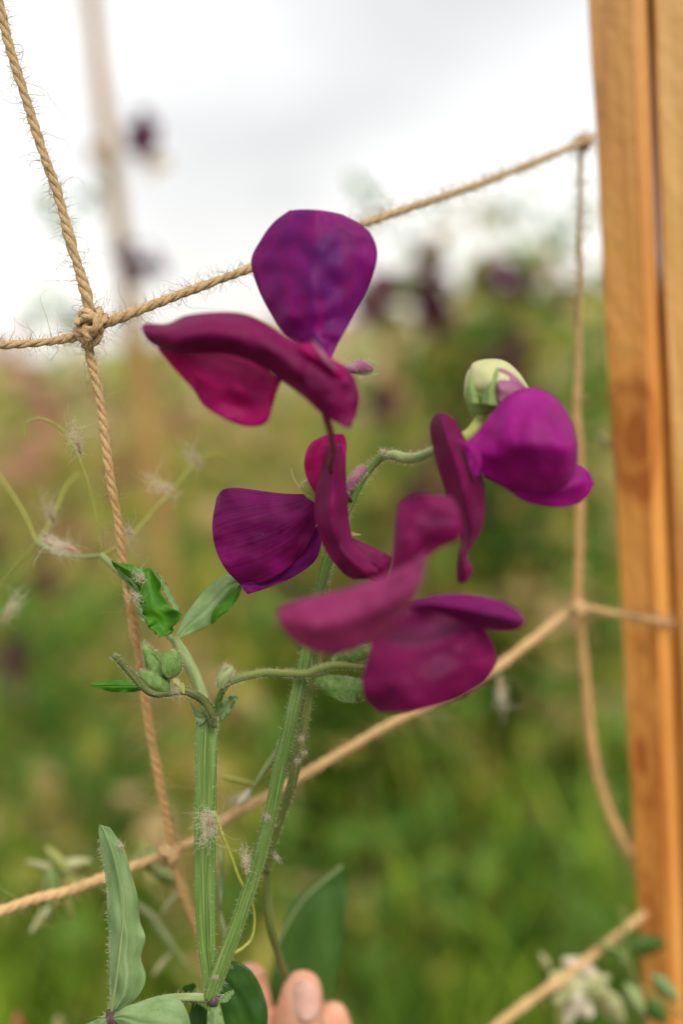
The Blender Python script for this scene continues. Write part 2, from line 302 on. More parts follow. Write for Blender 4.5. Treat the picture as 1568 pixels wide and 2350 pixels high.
def blossom(mb, c, s, rg):
    c = Vector(c); ax = Vector((rg.gauss(0, 1), rg.gauss(0, 1), rg.gauss(0, 1))).normalized(); sd = ax.orthogonal().normalized()
    for k, (a0, sz) in enumerate(((0, 1.0), (2.0, .7), (-2.0, .7), (1, .45))):
        d = (Matrix.Rotation(a0, 3, ax) @ sd); w = d.cross(ax) * s * sz * .55
        r = []; 
        for i in range(5):
            t = i / 4; ww = w * math.sin(.25 + 2.6 * t); o = c + d * s * sz * t + ax * s * .35 * math.sin(t * 2) * (1 if k else -1)
            r += [o - ww + ax * s * .1, o, o + ww + ax * s * .1]
        fs = []
        for i in range(4):
            for j in range(2): fs.append((i * 3 + j, i * 3 + j + 1, i * 3 + j + 4, i * 3 + j + 3))
        mb.add(r, fs)
def pea(loc, h, w, seed, nleaf, label, nfl=0, mix=(.6, .85), fl='bflower', size=.05, group='sweet pea plants growing behind the net', flz=(.6, 1.02), fls=.05):
    rg = random.Random(seed); loc = Vector(loc); root = tag(empty('sweet_pea_plant', loc), label, 'plant', group)
    mb = MB(); st = MB()
    vines = []
    for k in range(max(4, int(w * 16))):
        x, y = rg.gauss(0, w * .35), rg.gauss(0, w * .25); hh = h * rg.choice((rg.uniform(.72, .95), rg.uniform(.93, 1.04))); p = [loc + Vector((x * .6, y * .6, 0))]
        q = p[0].copy()
        for i in range(1, 9): q = loc + Vector((x + rg.gauss(0, .03), y + rg.gauss(0, .03), hh * i / 8)); p.append(q)
        vines.append(p); tube(st, p, [.004 - .0003 * i for i in range(9)], 4)
    for _ in range(nleaf):
        v = rg.choice(vines); t = rg.random() ** .8 * 7.99; i = int(t); c = v[i].lerp(v[i + 1], t - i)
        c += Vector((rg.gauss(0, .05), rg.gauss(0, .05), rg.gauss(0, .03))) * (1 + w)
        z = .5 + 1.1 * noise.noise(c * 5.5 + Vector((seed, 0, 0))) + rg.gauss(0, .13); mb.m = 0 if z < mix[0] else (1 if z < mix[1] else 2)
        leafm(mb, c, size * rg.uniform(.6, 1.4), rg)
    mb.build('foliage', M['bleaf'], root); st.build('stem', M['bleaf'][1], root)
    for _ in range(nfl):
        v = rg.choice(vines); t = rg.uniform(*flz) * 7.99; i = min(7, int(t)); c = v[i].lerp(v[i + 1], t - i) + Vector((rg.gauss(0, .06), -.03, rg.gauss(0, .04)))
        f = MB()
        for q in range(3): blossom(f, c + Vector((0, 0, q * fls * .7)), fls * rg.uniform(.7, 1.1), rg)
        f.build('blossom', M[fl], root)
    return root
def G(px, py, d):   # foot on the ground below the point seen at a pixel
    p = P(px, py, d); return (p.x, p.y, 0), p.z
PL = [ # px, py of the top, distance, width, leaves, flowers, mix, flower, label
 (1010, 560, 1.75, .30, 950, 9, (.55, .9), 'bflower', 'bushy climbing plant with dark maroon blossoms, behind the twine right of the tall petal'),
 (1180, 530, 1.9, .30, 900, 9, (.6, .9), 'bflower', 'climbing plant with small maroon tips, behind the right upright twine'),
 (880, 560, 2.2, .14, 300, 1, (.35, .8), 'bflower', 'slender straw coloured plant right behind the top purple flower'),
 (1330, 620, 2.3, .26, 480, 3, (.5, .9), 'bflower', 'green plant half hidden by the wooden stake at the right'),
 (760, 740, 3.0, .40, 420, 1, (.3, .75), 'bflower_pink', 'yellowing plant between the two upper purple flowers'),
 (520, 800, 3.4, .50, 420, 7, (.3, .75), 'bflower_pink', 'olive plant with faded pink flowers below the long drooping petal'),
 (60, 800, 3.2, .50, 520, 12, (.35, .75), 'bflower_pink', 'olive plant with pink flowers at the far left edge'),
 (200, 810, 4.2, .55, 480, 8, (.4, .8), 'bflower_pink', 'dusty olive plant behind the left upright twine'),
 (-40, 1150, 2.2, .32, 420, 1, (.5, .85), 'bflower', 'low green plant left of the curled tendril'),
 (90, 1290, 1.9, .24, 360, 2, (.7, .9), 'bflower', 'low green plant with a dark blossom under the tendrils at left'),
 (420, 1130, 2.4, .34, 480, 0, (.4, .8), 'bflower', 'mottled olive plant beside the lower half of the rough wooden stake'),
 (400, 1020, 1.3, .10, 170, 0, (.45, .8), 'bflower', 'few olive leaves climbing round the leaning stake at mid height'),
 (640, 1180, 2.5, .36, 460, 1, (.45, .85), 'bflower', 'olive plant behind the middle purple flower'),
 (900, 1010, 2.7, .40, 520, 0, (.55, .85), 'bflower', 'soft green plant behind the arching flower stalk'),
 (1230, 1010, 2.3, .36, 520, 2, (.6, .9), 'bflower', 'leafy plant behind the round purple flower at right'),
 (1200, 1330, 1.8, .30, 260, 0, (.75, .95), 'bflower', 'dark green plant behind the lowest purple flower'),
 (560, 1600, 1.6, .22, 160, 0, (.75, .9), 'bflower', 'green plant behind the little hairy buds'),
 (860, 1760, 1.5, .24, 160, 0, (.85, .97), 'bflower', 'bright green leafy plant below the lower sloping twine'),
 (180, 1640, 1.6, .26, 200, 0, (.8, .9), 'bflower', 'dark green plant in shade left of the winged stem'),
 (1240, 1800, 1.6, .26, 160, 0, (.8, .97), 'bflower', 'bright green plant left of the wooden stake low down'),
]
for k, (px, py, d, w, nl, nf, mx, fl, lab) in enumerate(PL):
    g, z = G(px, py, d); pea(g, z, w, 20 + k, nl, lab, nf, mx, fl, size=.045 + .008 * d, fls=.035 + .006 * d)
# distant ones at the horizon
for k, (px, py, d, w) in enumerate([(40, 790, 7, .9), (420, 770, 8, 1.0), (700, 745, 7.5, 1.0), (1120, 690, 7, 1.1), (1320, 660, 8, 1.0)]):
    g, z = G(px, py, d); pea(g, z, w, 60 + k, 500, ['row of dusty growth on the horizon at the left edge', 'distant olive growth on the horizon behind the long petal', 'distant growth on the horizon under the tall petal',
       'distant growth on the horizon behind the maroon blossoms', 'distant growth on the horizon beside the wooden stake'][k], 3, (.3, .7), 'bflower_pink', size=.13, fls=.09)
# sprigs that stand against the sky
def sprig(c0, leaves, flowers, label, seed, root_d):
    rg = random.Random(seed); a = P(*c0[0]); root = tag(empty('sweet_pea_sprig', (a.x, a.y, 0)), label, 'plant', 'sprigs standing against the sky')
    st = MB(); pts = [(a.x, a.y + .02, 0), (a.x, a.y + .01, a.z * .5)] + [tuple(P(*c)) for c in c0]
    q = cr(pts, 40); tube(st, [Vector(x) for x in q], [.003 - .0015 * i / 39 for i in range(40)], 5); st.build('stem', M['bleaf'][1], root)
    for (x, y, s, dk) in leaves:
        f = MB(); f.m = dk
        for _ in range(3): leafm(f, P(x + rg.gauss(0, 9), y + rg.gauss(0, 9), c0[-1][2]), s, rg)
        f.build('leaf', M['bleaf'], root)
    for (x, y, s) in flowers:
        f = MB()
        for q in range(2): blossom(f, P(x + rg.gauss(0, 5), y + q * 22 - 8, c0[-1][2]), s, rg)
        f.build('blossom', M['bflower'], root)
sprig([(300, 900, 1.22), (285, 640, 1.2), (262, 420, 1.18), (320, 300, 1.16)], [(345, 390, .04, 2), (205, 440, .035, 0), (128, 505, .035, 0), (128, 700, .05, 0), (95, 735, .03, 0), (270, 380, .03, 1)],
      [(328, 300, .026), (324, 330, .022), (300, 605, .030), (365, 590, .024)], 'tall thin sprig with maroon blossoms twining up the slanting pole', 5, 1.2)
sprig([(850, 760, 1.5), (845, 600, 1.5), (835, 470, 1.5)], [(850, 470, .05, 0), (830, 500, .05, 2), (985, 500, .04, 0), (905, 510, .04, 0), (880, 690, .07, 0)], [(850, 700, .05)], 'thin sprig with pale leaves behind the twine right of the tall petal', 6, 1.5)
sprig([(985, 800, 1.45), (985, 640, 1.45), (975, 590, 1.45)], [(1000, 600, .04, 0)], [(985, 590, .03), (990, 640, .042), (1000, 690, .05), (1000, 730, .04)], 'spike of dark maroon blossoms against the sky behind the netting', 7, 1.5)
sprig([(1290, 800, 1.6), (1270, 640, 1.6), (1200, 460, 1.6)], [(1200, 460, .045, 0), (1275, 540, .05, 0), (1260, 600, .04, 2), (1170, 480, .03, 0)], [(1130, 620, .034), (1190, 640, .03)], 'loose sprig with grey green leaves left of the right upright twine', 8, 1.6)
# far wooden pole
def wood(name, c1, c2, c3, knots=(), sc=(30, 30, 1.6), top=.7):
    m, t = newmat(name); L = t.links.new; out = N(t, 'ShaderNodeOutputMaterial'); tc = N(t, 'ShaderNodeTexCoord')
    mp = N(t, 'ShaderNodeMapping'); mp.inputs['Scale'].default_value = sc; L(tc.outputs['Object'], mp.inputs[0])
    nz = N(t, 'ShaderNodeTexNoise', i_Scale=2.2, i_Detail=3.0, i_Distortion=.4); L(mp.outputs[0], nz.inputs[0])
    src = nz.outputs[0]
    for (kx, ky, kz, rad) in knots:
        vm = N(t, 'ShaderNodeVectorMath', operation='SUBTRACT'); L(tc.outputs['Object'], vm.inputs[0]); vm.inputs[1].default_value = (kx, ky, kz)
        v2 = N(t, 'ShaderNodeVectorMath', operation='MULTIPLY'); L(vm.outputs[0], v2.inputs[0]); v2.inputs[1].default_value = (1.5, .3, .6 if rad > .008 else .35)
        ln = N(t, 'ShaderNodeVectorMath', operation='LENGTH'); L(v2.outputs[0], ln.inputs[0])
        nw = N(t, 'ShaderNodeTexNoise', i_Scale=90.0, i_Detail=2.0); L(tc.outputs['Object'], nw.inputs[0]); lw = N(t, 'ShaderNodeMath', operation='MULTIPLY_ADD'); L(nw.outputs[0], lw.inputs[0]); lw.inputs[1].default_value = rad * .9; L(ln.outputs['Value'], lw.inputs[2]); ms = N(t, 'ShaderNodeMath', operation='MULTIPLY'); L(lw.outputs[0], ms.inputs[0]); ms.inputs[1].default_value = 7.5 / rad
        sn = N(t, 'ShaderNodeMath', operation='SINE'); L(ms.outputs[0], sn.inputs[0])
        fo = N(t, 'ShaderNodeMapRange'); L(ln.outputs['Value'], fo.inputs[0]); fo.inputs[1].default_value = 0; fo.inputs[2].default_value = rad * 1.5; fo.inputs[3].default_value = .14 + rad * 22; fo.inputs[4].default_value = 0
        s2 = N(t, 'ShaderNodeMath', operation='MULTIPLY_ADD'); L(sn.outputs[0], s2.inputs[0]); s2.inputs[1].default_value = .4; s2.inputs[2].default_value = -.75
        mu = N(t, 'ShaderNodeMath', operation='MULTIPLY'); L(s2.outputs[0], mu.inputs[0]); L(fo.outputs[0], mu.inputs[1])
        ad = N(t, 'ShaderNodeMath', operation='ADD'); L(src, ad.inputs[0]); L(mu.outputs[0], ad.inputs[1]); src = ad.outputs[0]
    rp = ramp(t, [(.30, c1), (.5, c2), (.68, c3)]); L(src, rp.inputs[0])
    sx = N(t, 'ShaderNodeSeparateXYZ'); L(tc.outputs['Object'], sx.inputs[0]); mr = N(t, 'ShaderNodeMapRange'); L(sx.outputs[2], mr.inputs[0])
    mr.inputs[1].default_value = 1.40; mr.inputs[2].default_value = 1.64; mr.inputs[3].default_value = 0; mr.inputs[4].default_value = top
    mxw = N(t, 'ShaderNodeMix', data_type='RGBA'); L(mr.outputs[0], mxw.inputs[0]); L(rp.outputs[0], mxw.inputs[6]); mxw.inputs[7].default_value = (.60, .40, .19, 1)
    m3 = N(t, 'ShaderNodeMapping'); m3.inputs['Scale'].default_value = (260, 260, 120); L(tc.outputs['Object'], m3.inputs[0])
    n3 = N(t, 'ShaderNodeTexNoise', i_Scale=1.0, i_Detail=5.0); L(m3.outputs[0], n3.inputs[0])
    b = N(t, 'ShaderNodeBsdfPrincipled', i_Roughness=.65); L(mxw.outputs[2], b.inputs['Base Color']); b.inputs['Specular IOR Level'].default_value = .25
    bp = N(t, 'ShaderNodeBump', i_Strength=.8, i_Distance=.0013); L(n3.outputs[0], bp.inputs['Height']); L(bp.outputs[0], b.inputs['Normal'])
    L(b.outputs[0], out.inputs[0]); return m
M['wood_far'] = wood('rough_wood', (.30, .16, .05), (.42, .235, .085), (.50, .30, .12), top=.15)
pt, pb = P(185, -150, 1.25), P(415, 1560, 1.55)
dr = (pb - pt).normalized(); k = (pt.z + .15) / -dr.z; foot = pt + dr * k
pl = tag(empty('wooden_stake', foot), 'rough tan wooden stake leaning behind the left twine, out of focus against the sky', 'stake')
mb = MB(); nn = 24; rr = random.Random(1)
tube(mb, [pt.lerp(foot, i / nn) + Vector((rr.gauss(0, .0015), 0, 0)) for i in range(nn + 1)], [.0092 + .008 * min(1, i / nn * 2) for i in range(nn + 1)], 8); mb.build('shaft', M['wood_far'], pl, smooth=False)
mb = MB(); a = P(238, 372, 1.3)
for i in range(4): tube(mb, [a + Vector((math.cos(t / 3) * .018, math.sin(t / 3) * .018, i * .005 + t * .0003)) for t in range(20)], [.002] * 20, 5)
mb.build('binding', M['jute'], pl)
g, z = G(890, 700, 2.6)
mb = MB(); rr = random.Random(4); tube(mb, [Vector((g[0] + .002 * rr.gauss(0, 1), g[1], z * i / 12)) for i in range(13)], [.03] * 13, 8)
tag(mb.build('wooden_stake', M['wood_far'], smooth=False), 'distant orange brown stake behind the tall petal, mostly hidden in foliage', 'stake')
# ---------------------------------------------------------------- near timber stakes
def stake(name, top, bot, mat, label, y0=0, y1=2349):
    # top / bot: lists of (px, depth) section corners at the top and bottom row
    a = [P(x, y0, d) for x, d in top]; b = [P(x, y1, d) for x, d in bot]; n = len(a)
    ez = (b[0] - a[0]); k1 = (a[0].z + .1) / -(ez.z); rows = []; m = 60; k0 = -.45
    foot = a[0] + ez * k1
    org = foot.copy(); mb = MB(); rg = random.Random(11)
    for i in range(m + 1):
        k = k0 + (k1 - k0) * i / m
        for j in range(n):
            p = a[j].lerp(b[j], k) if 0 <= k <= 1 else a[j] + (b[j] - a[j]) * k
            if k > 1.0: p = a[j] + (b[0] - a[0]) * k + ((b[j] - b[0]) - (a[j] - a[0]))
            p = p + Vector((rg.gauss(0, 1), rg.gauss(0, 1), 0)) * .00018
            rows.append(p - org)
    fs = [(i * n + j, i * n + (j + 1) % n, (i + 1) * n + (j + 1) % n, (i + 1) * n + j) for i in range(m) for j in range(n)]
    fs += [tuple(range(n))[::-1], tuple(m * n + j for j in range(n))]
    mb.add(rows, fs); o = mb.build(name, mat, smooth=False); o.location = org
    bv = o.modifiers.new('bevel', 'BEVEL'); bv.width = .0006; bv.segments = 2; bv.limit_method = 'ANGLE'; bv.angle_limit = R_(35)
    return tag(o, label, 'stake')
tA = [(1350, .352), (1453, .343), (1485, .354), (1487.5, .378), (1372, .385)]
bA = [(1478, .422), (1545, .412), (1576, .425), (1578, .45), (1495, .455)]
def dpt(o, px, py, d): q = P(px, py, d) - o.location; return (q.x, q.y, q.z)
st1 = stake('wooden_stake', tA, bA, M['wood_far'], 'square orange timber stake with knots, carrying the twine')
kn = [(*dpt(st1, 1462, 1010, .372), .0125), (*dpt(st1, 1478, 1490, .387), .0055), (*dpt(st1, 1480, 1740, .393), .008), (*dpt(st1, 1492, 2080, .405), .0045)]
M['wood_near'] = wood('orange_timber', (.42, .125, .022), (.72, .31, .065), (.80, .41, .12), knots=kn, sc=(45, 45, 2))
M['wood_side'] = wood('tan_timber', (.46, .20, .045), (.64, .35, .10), (.76, .48, .20), sc=(60, 60, 2))
st1.data.materials[0] = M['wood_near']
stake('wooden_stake', [(1488, .379), (1493, .356), (1502, .351), (1690, .346), (1700, .39), (1500, .395)], [(1578.5, .451), (1583, .427), (1592, .422), (1760, .416), (1770, .47), (1592, .47)], M['wood_side'], 'tan timber stake at the right edge, standing tight against the knotted one')
# ---------------------------------------------------------------- twine
def twine(name, c, label, mat='jute', n=260, fz=300, loose=60, seed=1, rmm=1.0, knots=(), fr=.00008):
    rg = random.Random(seed); root = tag(empty(name, P(*c[0][:3])), label, 'twine', 'strands of the jute netting')
    q = cr(c, n); pts = [P(a[0], a[1], a[2]) for a in q]; rad = [a[3] / 1150 for a in q]
    # even spacing
    L = [0]
    for i in range(1, n): L.append(L[-1] + (pts[i] - pts[i - 1]).length)
    tot = L[-1]; m = int(tot / .0007); P2 = []; R2 = []
    arr = np.array([tuple(p) for p in pts])
    for i in range(m + 1):
        s = tot * i / m; P2.append(Vector([float(np.interp(s, L, arr[:, k])) for k in range(3)])); R2.append(float(np.interp(s, L, rad)))
    mb = MB(); pitch = .0112; wob = [noise.noise(Vector((i * .09, seed, 0))) for i in range(m + 1)]
    for k in range(3):
        ph = k * 2.094; sp = []; sr = []
        for i, p in enumerate(P2):
            t = (P2[min(i + 1, m)] - P2[max(i - 1, 0)]).normalized(); a = t.cross(FW)
            if a.length < .15: a = t.cross(UP)
            a.normalize(); b = a.cross(t)
            th = 2 * math.pi * (i * .0007) / pitch * 1 + ph + wob[i] * 1.2; r = R2[i] * (1 + .3 * wob[i])
            sp.append(p + a * math.cos(th) * r * .47 + b * math.sin(th) * r * .47); sr.append(r * (.60 + .05 * noise.noise(Vector((i * .2, k, seed)))))
        tube(mb, sp, sr, 9, vs=300)
    mb.build('cord', M[mat], root)
    fb = MB()
    hairs(fb, P2, R2, int(fz * 1.4), .0008, .0045, .000065, .5, rg)
    for _ in range(loose):
        i = rg.randrange(2, m - 2); t = (P2[i + 1] - P2[i]).normalized(); d = Vector((rg.gauss(0, 1), rg.gauss(0, 1), rg.gauss(0, 1))); d = (d - t * d.dot(t) * .6).normalized()
        fibre(fb, P2[i] + d * R2[i] * .8, d, rg.uniform(.005, .021), fr, .55, rg, 14)
    tag(fb.build('fibres', M['fluff' if mat == 'fluff' else mat], root), kind='stuff')
    for (kx, ky, kd, kr) in knots:
        kb = MB(); cc = P(kx, ky, kd)
        for w in range(4):
            ax = Vector((rg.gauss(0, 1), rg.gauss(0, .5), rg.gauss(0, 1))).normalized(); u = ax.orthogonal().normalized(); v = ax.cross(u); lp = []
            rr = kr * rg.uniform(.5, .72) / 1000
            for s in range(25): a = s / 24 * 5.6; lp.append(cc + u * math.cos(a) * rr + v * math.sin(a) * rr * .9 + ax * (s / 24 - .5) * kr * .0007)
            for k in range(2): tube(kb, [p + u * .0004 * math.cos(i * .8 + k * 3.14) + ax * .0004 * math.sin(i * .8 + k * 3.14) for i, p in enumerate(lp)], [.00078] * 25, 8, vs=300)
            
        for _ in range(70):
            d = Vector((rg.gauss(0, 1), rg.gauss(0, 1), rg.gauss(0, 1))).normalized(); fibre(kb, cc + d * kr * .0007, d, rg.uniform(.002, .009), .00006, .4, rg, 8)
        kb.build('knot', M[mat], root)
    return root
VL = [(-190, -700, .262, 1.5), (-100, -380, .268, 1.5), (-22, -70, .272, 1.55), (0, 20, .273, 1.5), (22, 110, .274, 1.45), (55, 215, .275, 1.45), (95, 340, .276, 1.5), (135, 455, .277, 1.55), (163, 560, .278, 1.6), (192, 655, .279, 1.75), (210, 735, .280, 1.6), (204, 800, .281, 1.6),
      (222, 880, .282, 1.6), (238, 980, .284, 1.5), (252, 1090, .286, 1.45), (272, 1200, .289, 1.4), (282, 1290, .292, 1.4), (297, 1380, .296, 1.5), (313, 1470, .300, 1.6), (328, 1560, .304, 1.6), (345, 1680, .309, 1.6),
      (368, 1800, .314, 1.7), (385, 1890, .319, 1.7), (397, 1965, .323, 1.7), (425, 2060, .328, 1.5), (457, 2140, .332, 1.4), (482, 2240, .338, 1.4), (505, 2420, .35, 1.4), (540, 2900, .385, 1.4), (570, 3500, .43, 1.4)]
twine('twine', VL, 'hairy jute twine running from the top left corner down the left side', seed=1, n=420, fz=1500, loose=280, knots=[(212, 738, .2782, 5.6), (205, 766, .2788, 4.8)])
HU = [(-700, 700, .262, 1.3), (-350, 770, .27, 1.3), (-40, 796, .276, 1.3), (0, 793, .276, 1.3), (100, 786, .277, 1.3), (175, 772, .279, 1.4), (215, 756, .2805, 1.5), (262, 734, .281, 1.7), (350, 700, .283, 1.65), (450, 662, .286, 1.45), (570, 618, .290, 1.4), (700, 566, .298, 1.4),
      (830, 516, .306, 1.4), (950, 474, .314, 1.4), (1080, 430, .323, 1.35), (1200, 384, .332, 1.3), (1330, 330, .342, 1.25), (1362, 312, .350, 1.2)]
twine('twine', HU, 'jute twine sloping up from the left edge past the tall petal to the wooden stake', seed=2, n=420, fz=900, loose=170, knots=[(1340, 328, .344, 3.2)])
VR = [(1333, 335, .344, .9), (1331, 500, .349, .95), (1330, 700, .355, 1.2), (1328, 850, .360, 1.6), (1324, 950, .363, 1.75), (1331, 1050, .367, 1.8), (1331, 1200, .372, 1.8), (1327, 1330, .376, 1.8), (1325, 1400, .379, 1.8),
      (1336, 1470, .382, 1.8), (1345, 1560, .385, 2.0), (1352, 1650, .389, 2.1), (1366, 1750, .392, 2.0), (1395, 1850, .397, 1.9), (1432, 1930, .402, 1.8), (1470, 1990, .425, 1.7)]
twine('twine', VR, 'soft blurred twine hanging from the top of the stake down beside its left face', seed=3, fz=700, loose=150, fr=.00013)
HL = [(-700, 2150, .30, 1.8), (-350, 2140, .306, 1.8), (-40, 2100, .312, 1.8), (0, 2090, .313, 1.8), (80, 2062, .315, 1.8), (160, 2042, .318, 1.8), (240, 2012, .320, 1.8), (310, 1985, .322, 1.7), (385, 1955, .3245, 1.6), (445, 1928, .327, 1.6), (525, 1874, .330, 1.7), (600, 1834, .334, 1.8),
      (680, 1788, .338, 1.8), (800, 1716, .345, 1.8), (900, 1658, .350, 1.8), (1000, 1608, .356, 1.8), (1120, 1544, .363, 1.8), (1220, 1470, .370, 1.8), (1320, 1398, .378, 1.7), (1415, 1409, .380, 1.2), (1475, 1418, .3665, 1.0), (1500, 1422, .366, .9), (1545, 1428, .39, .9)]
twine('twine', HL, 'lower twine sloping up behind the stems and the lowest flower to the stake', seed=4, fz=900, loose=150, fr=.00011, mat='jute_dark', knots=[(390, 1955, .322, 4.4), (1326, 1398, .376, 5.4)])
BR = [(500, 2700, .34, 1.9), (800, 2560, .36, 1.9), (1080, 2400, .38, 1.9), (1150, 2345, .385, 1.9), (1230, 2285, .39, 1.9), (1290, 2245, .394, 1.9), (1380, 2175, .40, 1.8), (1462, 2108, .405, 1.7), (1500, 2080, .425, 1.6)]
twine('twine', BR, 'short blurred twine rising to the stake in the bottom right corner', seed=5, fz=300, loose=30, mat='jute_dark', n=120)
# ---------------------------------------------------------------- main sweet pea plant
plant = tag(empty('sweet_pea_plant', P(490, 2420, .281)), 'sharp flowering sweet pea with four purple blooms on hairy ridged stems before the netting', 'plant')
hb = MB()
mb = MB()
SMX = [(484, 2290, .279, 2.2), (492, 2262, .279, 2.3), (515, 2200, .279, 2.3), (545, 2120, .279, 2.2), (572, 2040, .279, 2.1), (600, 1950, .279, 2.1), (625, 1850, .279, 2.05), (645, 1750, .279, 2.0), (668, 1650, .279, 1.95), (690, 1560, .279, 1.9), (706, 1490, .278, 1.8),
      (728, 1390, .278, 1.6), (748, 1300, .277, 1.5), (775, 1220, .276, 1.4), (800, 1165, .275, 1.3), (825, 1110, .274, 1.3), (850, 1075, .274, 1.25), (876, 1048, .273, 1.2), (888, 1042, .273, 1.3)]
SM = [(a, b, c, d * .86) for a, b, c, d in SMX]
p, r = stem(mb, SM, 120, sides=42, ridges=9, ramp=.13); mb.build('flower_stalk', M['stem'], plant); hairs(hb, p, r, 1000, .0005, .0019, .000032, .2)
mb = MB()
SB = [(672, 1790, .284, 1.2), (690, 1700, .283, 1.35), (706, 1620, .282, 1.4), (722, 1550, .282, 1.4), (735, 1480, .281, 1.3), (742, 1400, .281, 1.2), (752, 1320, .281, 1.1), (764, 1270, .28, 1.0), (800, 1200, .279, .6)]
p, r = stem(mb, [(612, 2000, .300, 1.0), (628, 1930, .294, 1.0), (650, 1860, .289, 1.1)] + SB, 90, sides=36, ridges=8, ramp=.13); mb.build('flower_stalk', M['stem_mottle'], plant); hairs(hb, p, r, 350, .0005, .0016, .000042, .15)
mb = MB() # arching pedicel to the right flower
p, r = stem(mb, [(883, 1048, .273, 1.0), (905, 1045, .272, 1.35), (930, 1052, .270, 1.4), (960, 1050, .266, 1.3), (990, 1036, .262, 1.1), (1030, 1018, .259, 1.0), (1065, 1012, .257, 1.0)], 50, sides=14, ridges=5, ramp=.06)
mb.build('pedicel', M['stem_pale'], plant); hairs(hb, p, r, 300, .0005, .0015, .000042, .2)
mb = MB()
p, r = stem(mb, [(800, 1125, .272, 1.2), (812, 1100, .272, 1.35), (830, 1080, .273, 1.4), (838, 1076, .274, .8)], 30, sides=12); mb.build('pedicel', M['bud_pink'], plant); hairs(hb, p, r, 200, .0004, .0011, .000042, .3)
# winged stem
mb = MB()
p, r = stem(mb, [(476, 1640, .287, 2.4), (475, 1670, .286, 3.1), (473, 1750, .285, 3.1), (472, 1850, .284, 3.1), (470, 1950, .283, 3.1), (471, 2050, .282, 3.0), (474, 2150, .281, 2.7), (480, 2230, .280, 2.0), (486, 2290, .279, 1.4)], 90, sides=32, ridges=4, ramp=.0, flat=.3, wing=1.0)
o = mb.build('winged_stem', M['stem'], plant)
mb = MB()
for dx in (4,):
    stem(mb, [(476 + dx * .6, 1650, .2855, .35), (473 + dx, 1750, .2838 if dx == 0 else .2843, .5), (470 + dx, 1950, .2818 if dx == 0 else .2826, .5), (474 + dx * .7, 2150, .280, .45), (484 + dx * .3, 2260, .279, .3)], 50, sides=8)
mb.build('stem_rib', M['stem'], plant)
hairs(hb, p, r, 350, .0004, .0011, .00004, .15)
a_ = P(488, 2300, .2795); mb = MB(); tube(mb, [a_, a_ + Vector((.002, .002, -.05)), a_ + Vector((.006, .01, -.35)), Vector((a_.x + .02, a_.y + .03, a_.z * .4)), Vector((a_.x + .03, a_.y + .06, -.02))], [.0018, .0024, .0028, .003, .0035], 16, ridges=4, ramp=.1); mb.build('main_stem', M['stem'], plant)
# upper petiole, buds and curved stalk
mb = MB(); p, r = stem(mb, [(480, 1650, .287, 1.6), (466, 1600, .287, 1.5), (445, 1545, .288, 1.6), (420, 1500, .288, 1.6), (398, 1462, .288, 1.2)], 40, sides=16, ridges=4, ramp=.12, flat=.6); mb.build('petiole', M['stem_pale'], plant)
mb = MB(); p, r = stem(mb, [(398, 1470, .288, .8), (360, 1430, .291, 1.0), (300, 1340, .293, 1.0), (255, 1295, .294, 1.0), (232, 1272, .295, .9)], 40, sides=10); mb.build('petiole', M['stem_pale'], plant)
mb = MB(); p, r = stem(mb, [(492, 1668, .283, .8), (488, 1640, .282, 1.1), (472, 1612, .281, 1.25), (445, 1592, .279, 1.2), (415, 1583, .278, 1.2), (385, 1588, .277, 1.35), (350, 1588, .276, 1.25), (322, 1568, .275, 1.1), (296, 1540, .274, .95), (270, 1512, .272, .8), (258, 1503, .271, .55)], 70, sides=14, ridges=5, ramp=.08)
mb.build('bud_stalk', M['stem_brown'], plant); hairs(hb, p, r, 500, .0003, .0010, .00004, .2)
mb = MB(); p, r = stem(mb, [(498, 1640, .285, .6), (500, 1615, .284, .9), (508, 1590, .283, .95), (522, 1570, .282, .8)], 24, sides=10); mb.build('petiole', M['sepal'], plant)
mb = MB(); p, r = stem(mb, [(505, 1576, .277, 1.3), (530, 1562, .277, 1.15), (560, 1553, .277, 1.05), (610, 1543, .2765, 1.0), (660, 1545, .276, 1.0), (705, 1545, .2745, 1.05), (735, 1534, .274, 1.0), (775, 1526, .274, 1.0), (840, 1530, .274, .9)], 70, sides=14, ridges=5, ramp=.09)
mb.build('bud_stalk', M['stem_mottle'], plant); hairs(hb, p, r, 500, .0004, .0012, .00004, .2)
def spindle(c, n=26, sides=18, **k):
    mb = MB(); q = stem(mb, c, n, sides=sides, **k); return mb, q
def calyx(c, teeth, mat='sepal', nh=160, name='bud', par=plant, rd=5, ra=.06):
    mb, q = spindle(c, ridges=rd, ramp=ra)
    for t in teeth: patch(mb, t[0], t[1], nu=10, nv=6)
    o = mb.build(name, M[mat], par); hairs(hb, q[0], q[1], nh, .0004, .0011, .00004, .2); return o
# buds on the horizontal stalk (calyces of the lowest flower)
calyx([(762, 1522, .276, .5), (780, 1510, .276, 1.6), (805, 1500, .275, 2.3), (835, 1495, .274, 2.2), (860, 1492, .272, 1.2)], [([(820, 1492, 822, 1506, [0]), (845, 1482, 846, 1496, [0]), (866, 1478, 867, 1480, [0])], .272)], nh=260)
calyx([(716, 1553, .276, .5), (740, 1562, .276, 2.0), (775, 1577, .275, 3.2), (808, 1583, .274, 3.4), (840, 1582, .272, 2.2), (860, 1575, .271, .6)], [([(760, 1595, 790, 1570, [0]), (785, 1610, 815, 1590, [0]), (812, 1612, 816, 1610, [0])], .2705)], nh=320)
calyx([(506, 1578, .276, 1.0), (512, 1560, .276, 1.7), (523, 1543, .276, 1.6), (535, 1532, .276, .6)], [], 'stem_pale', nh=200)
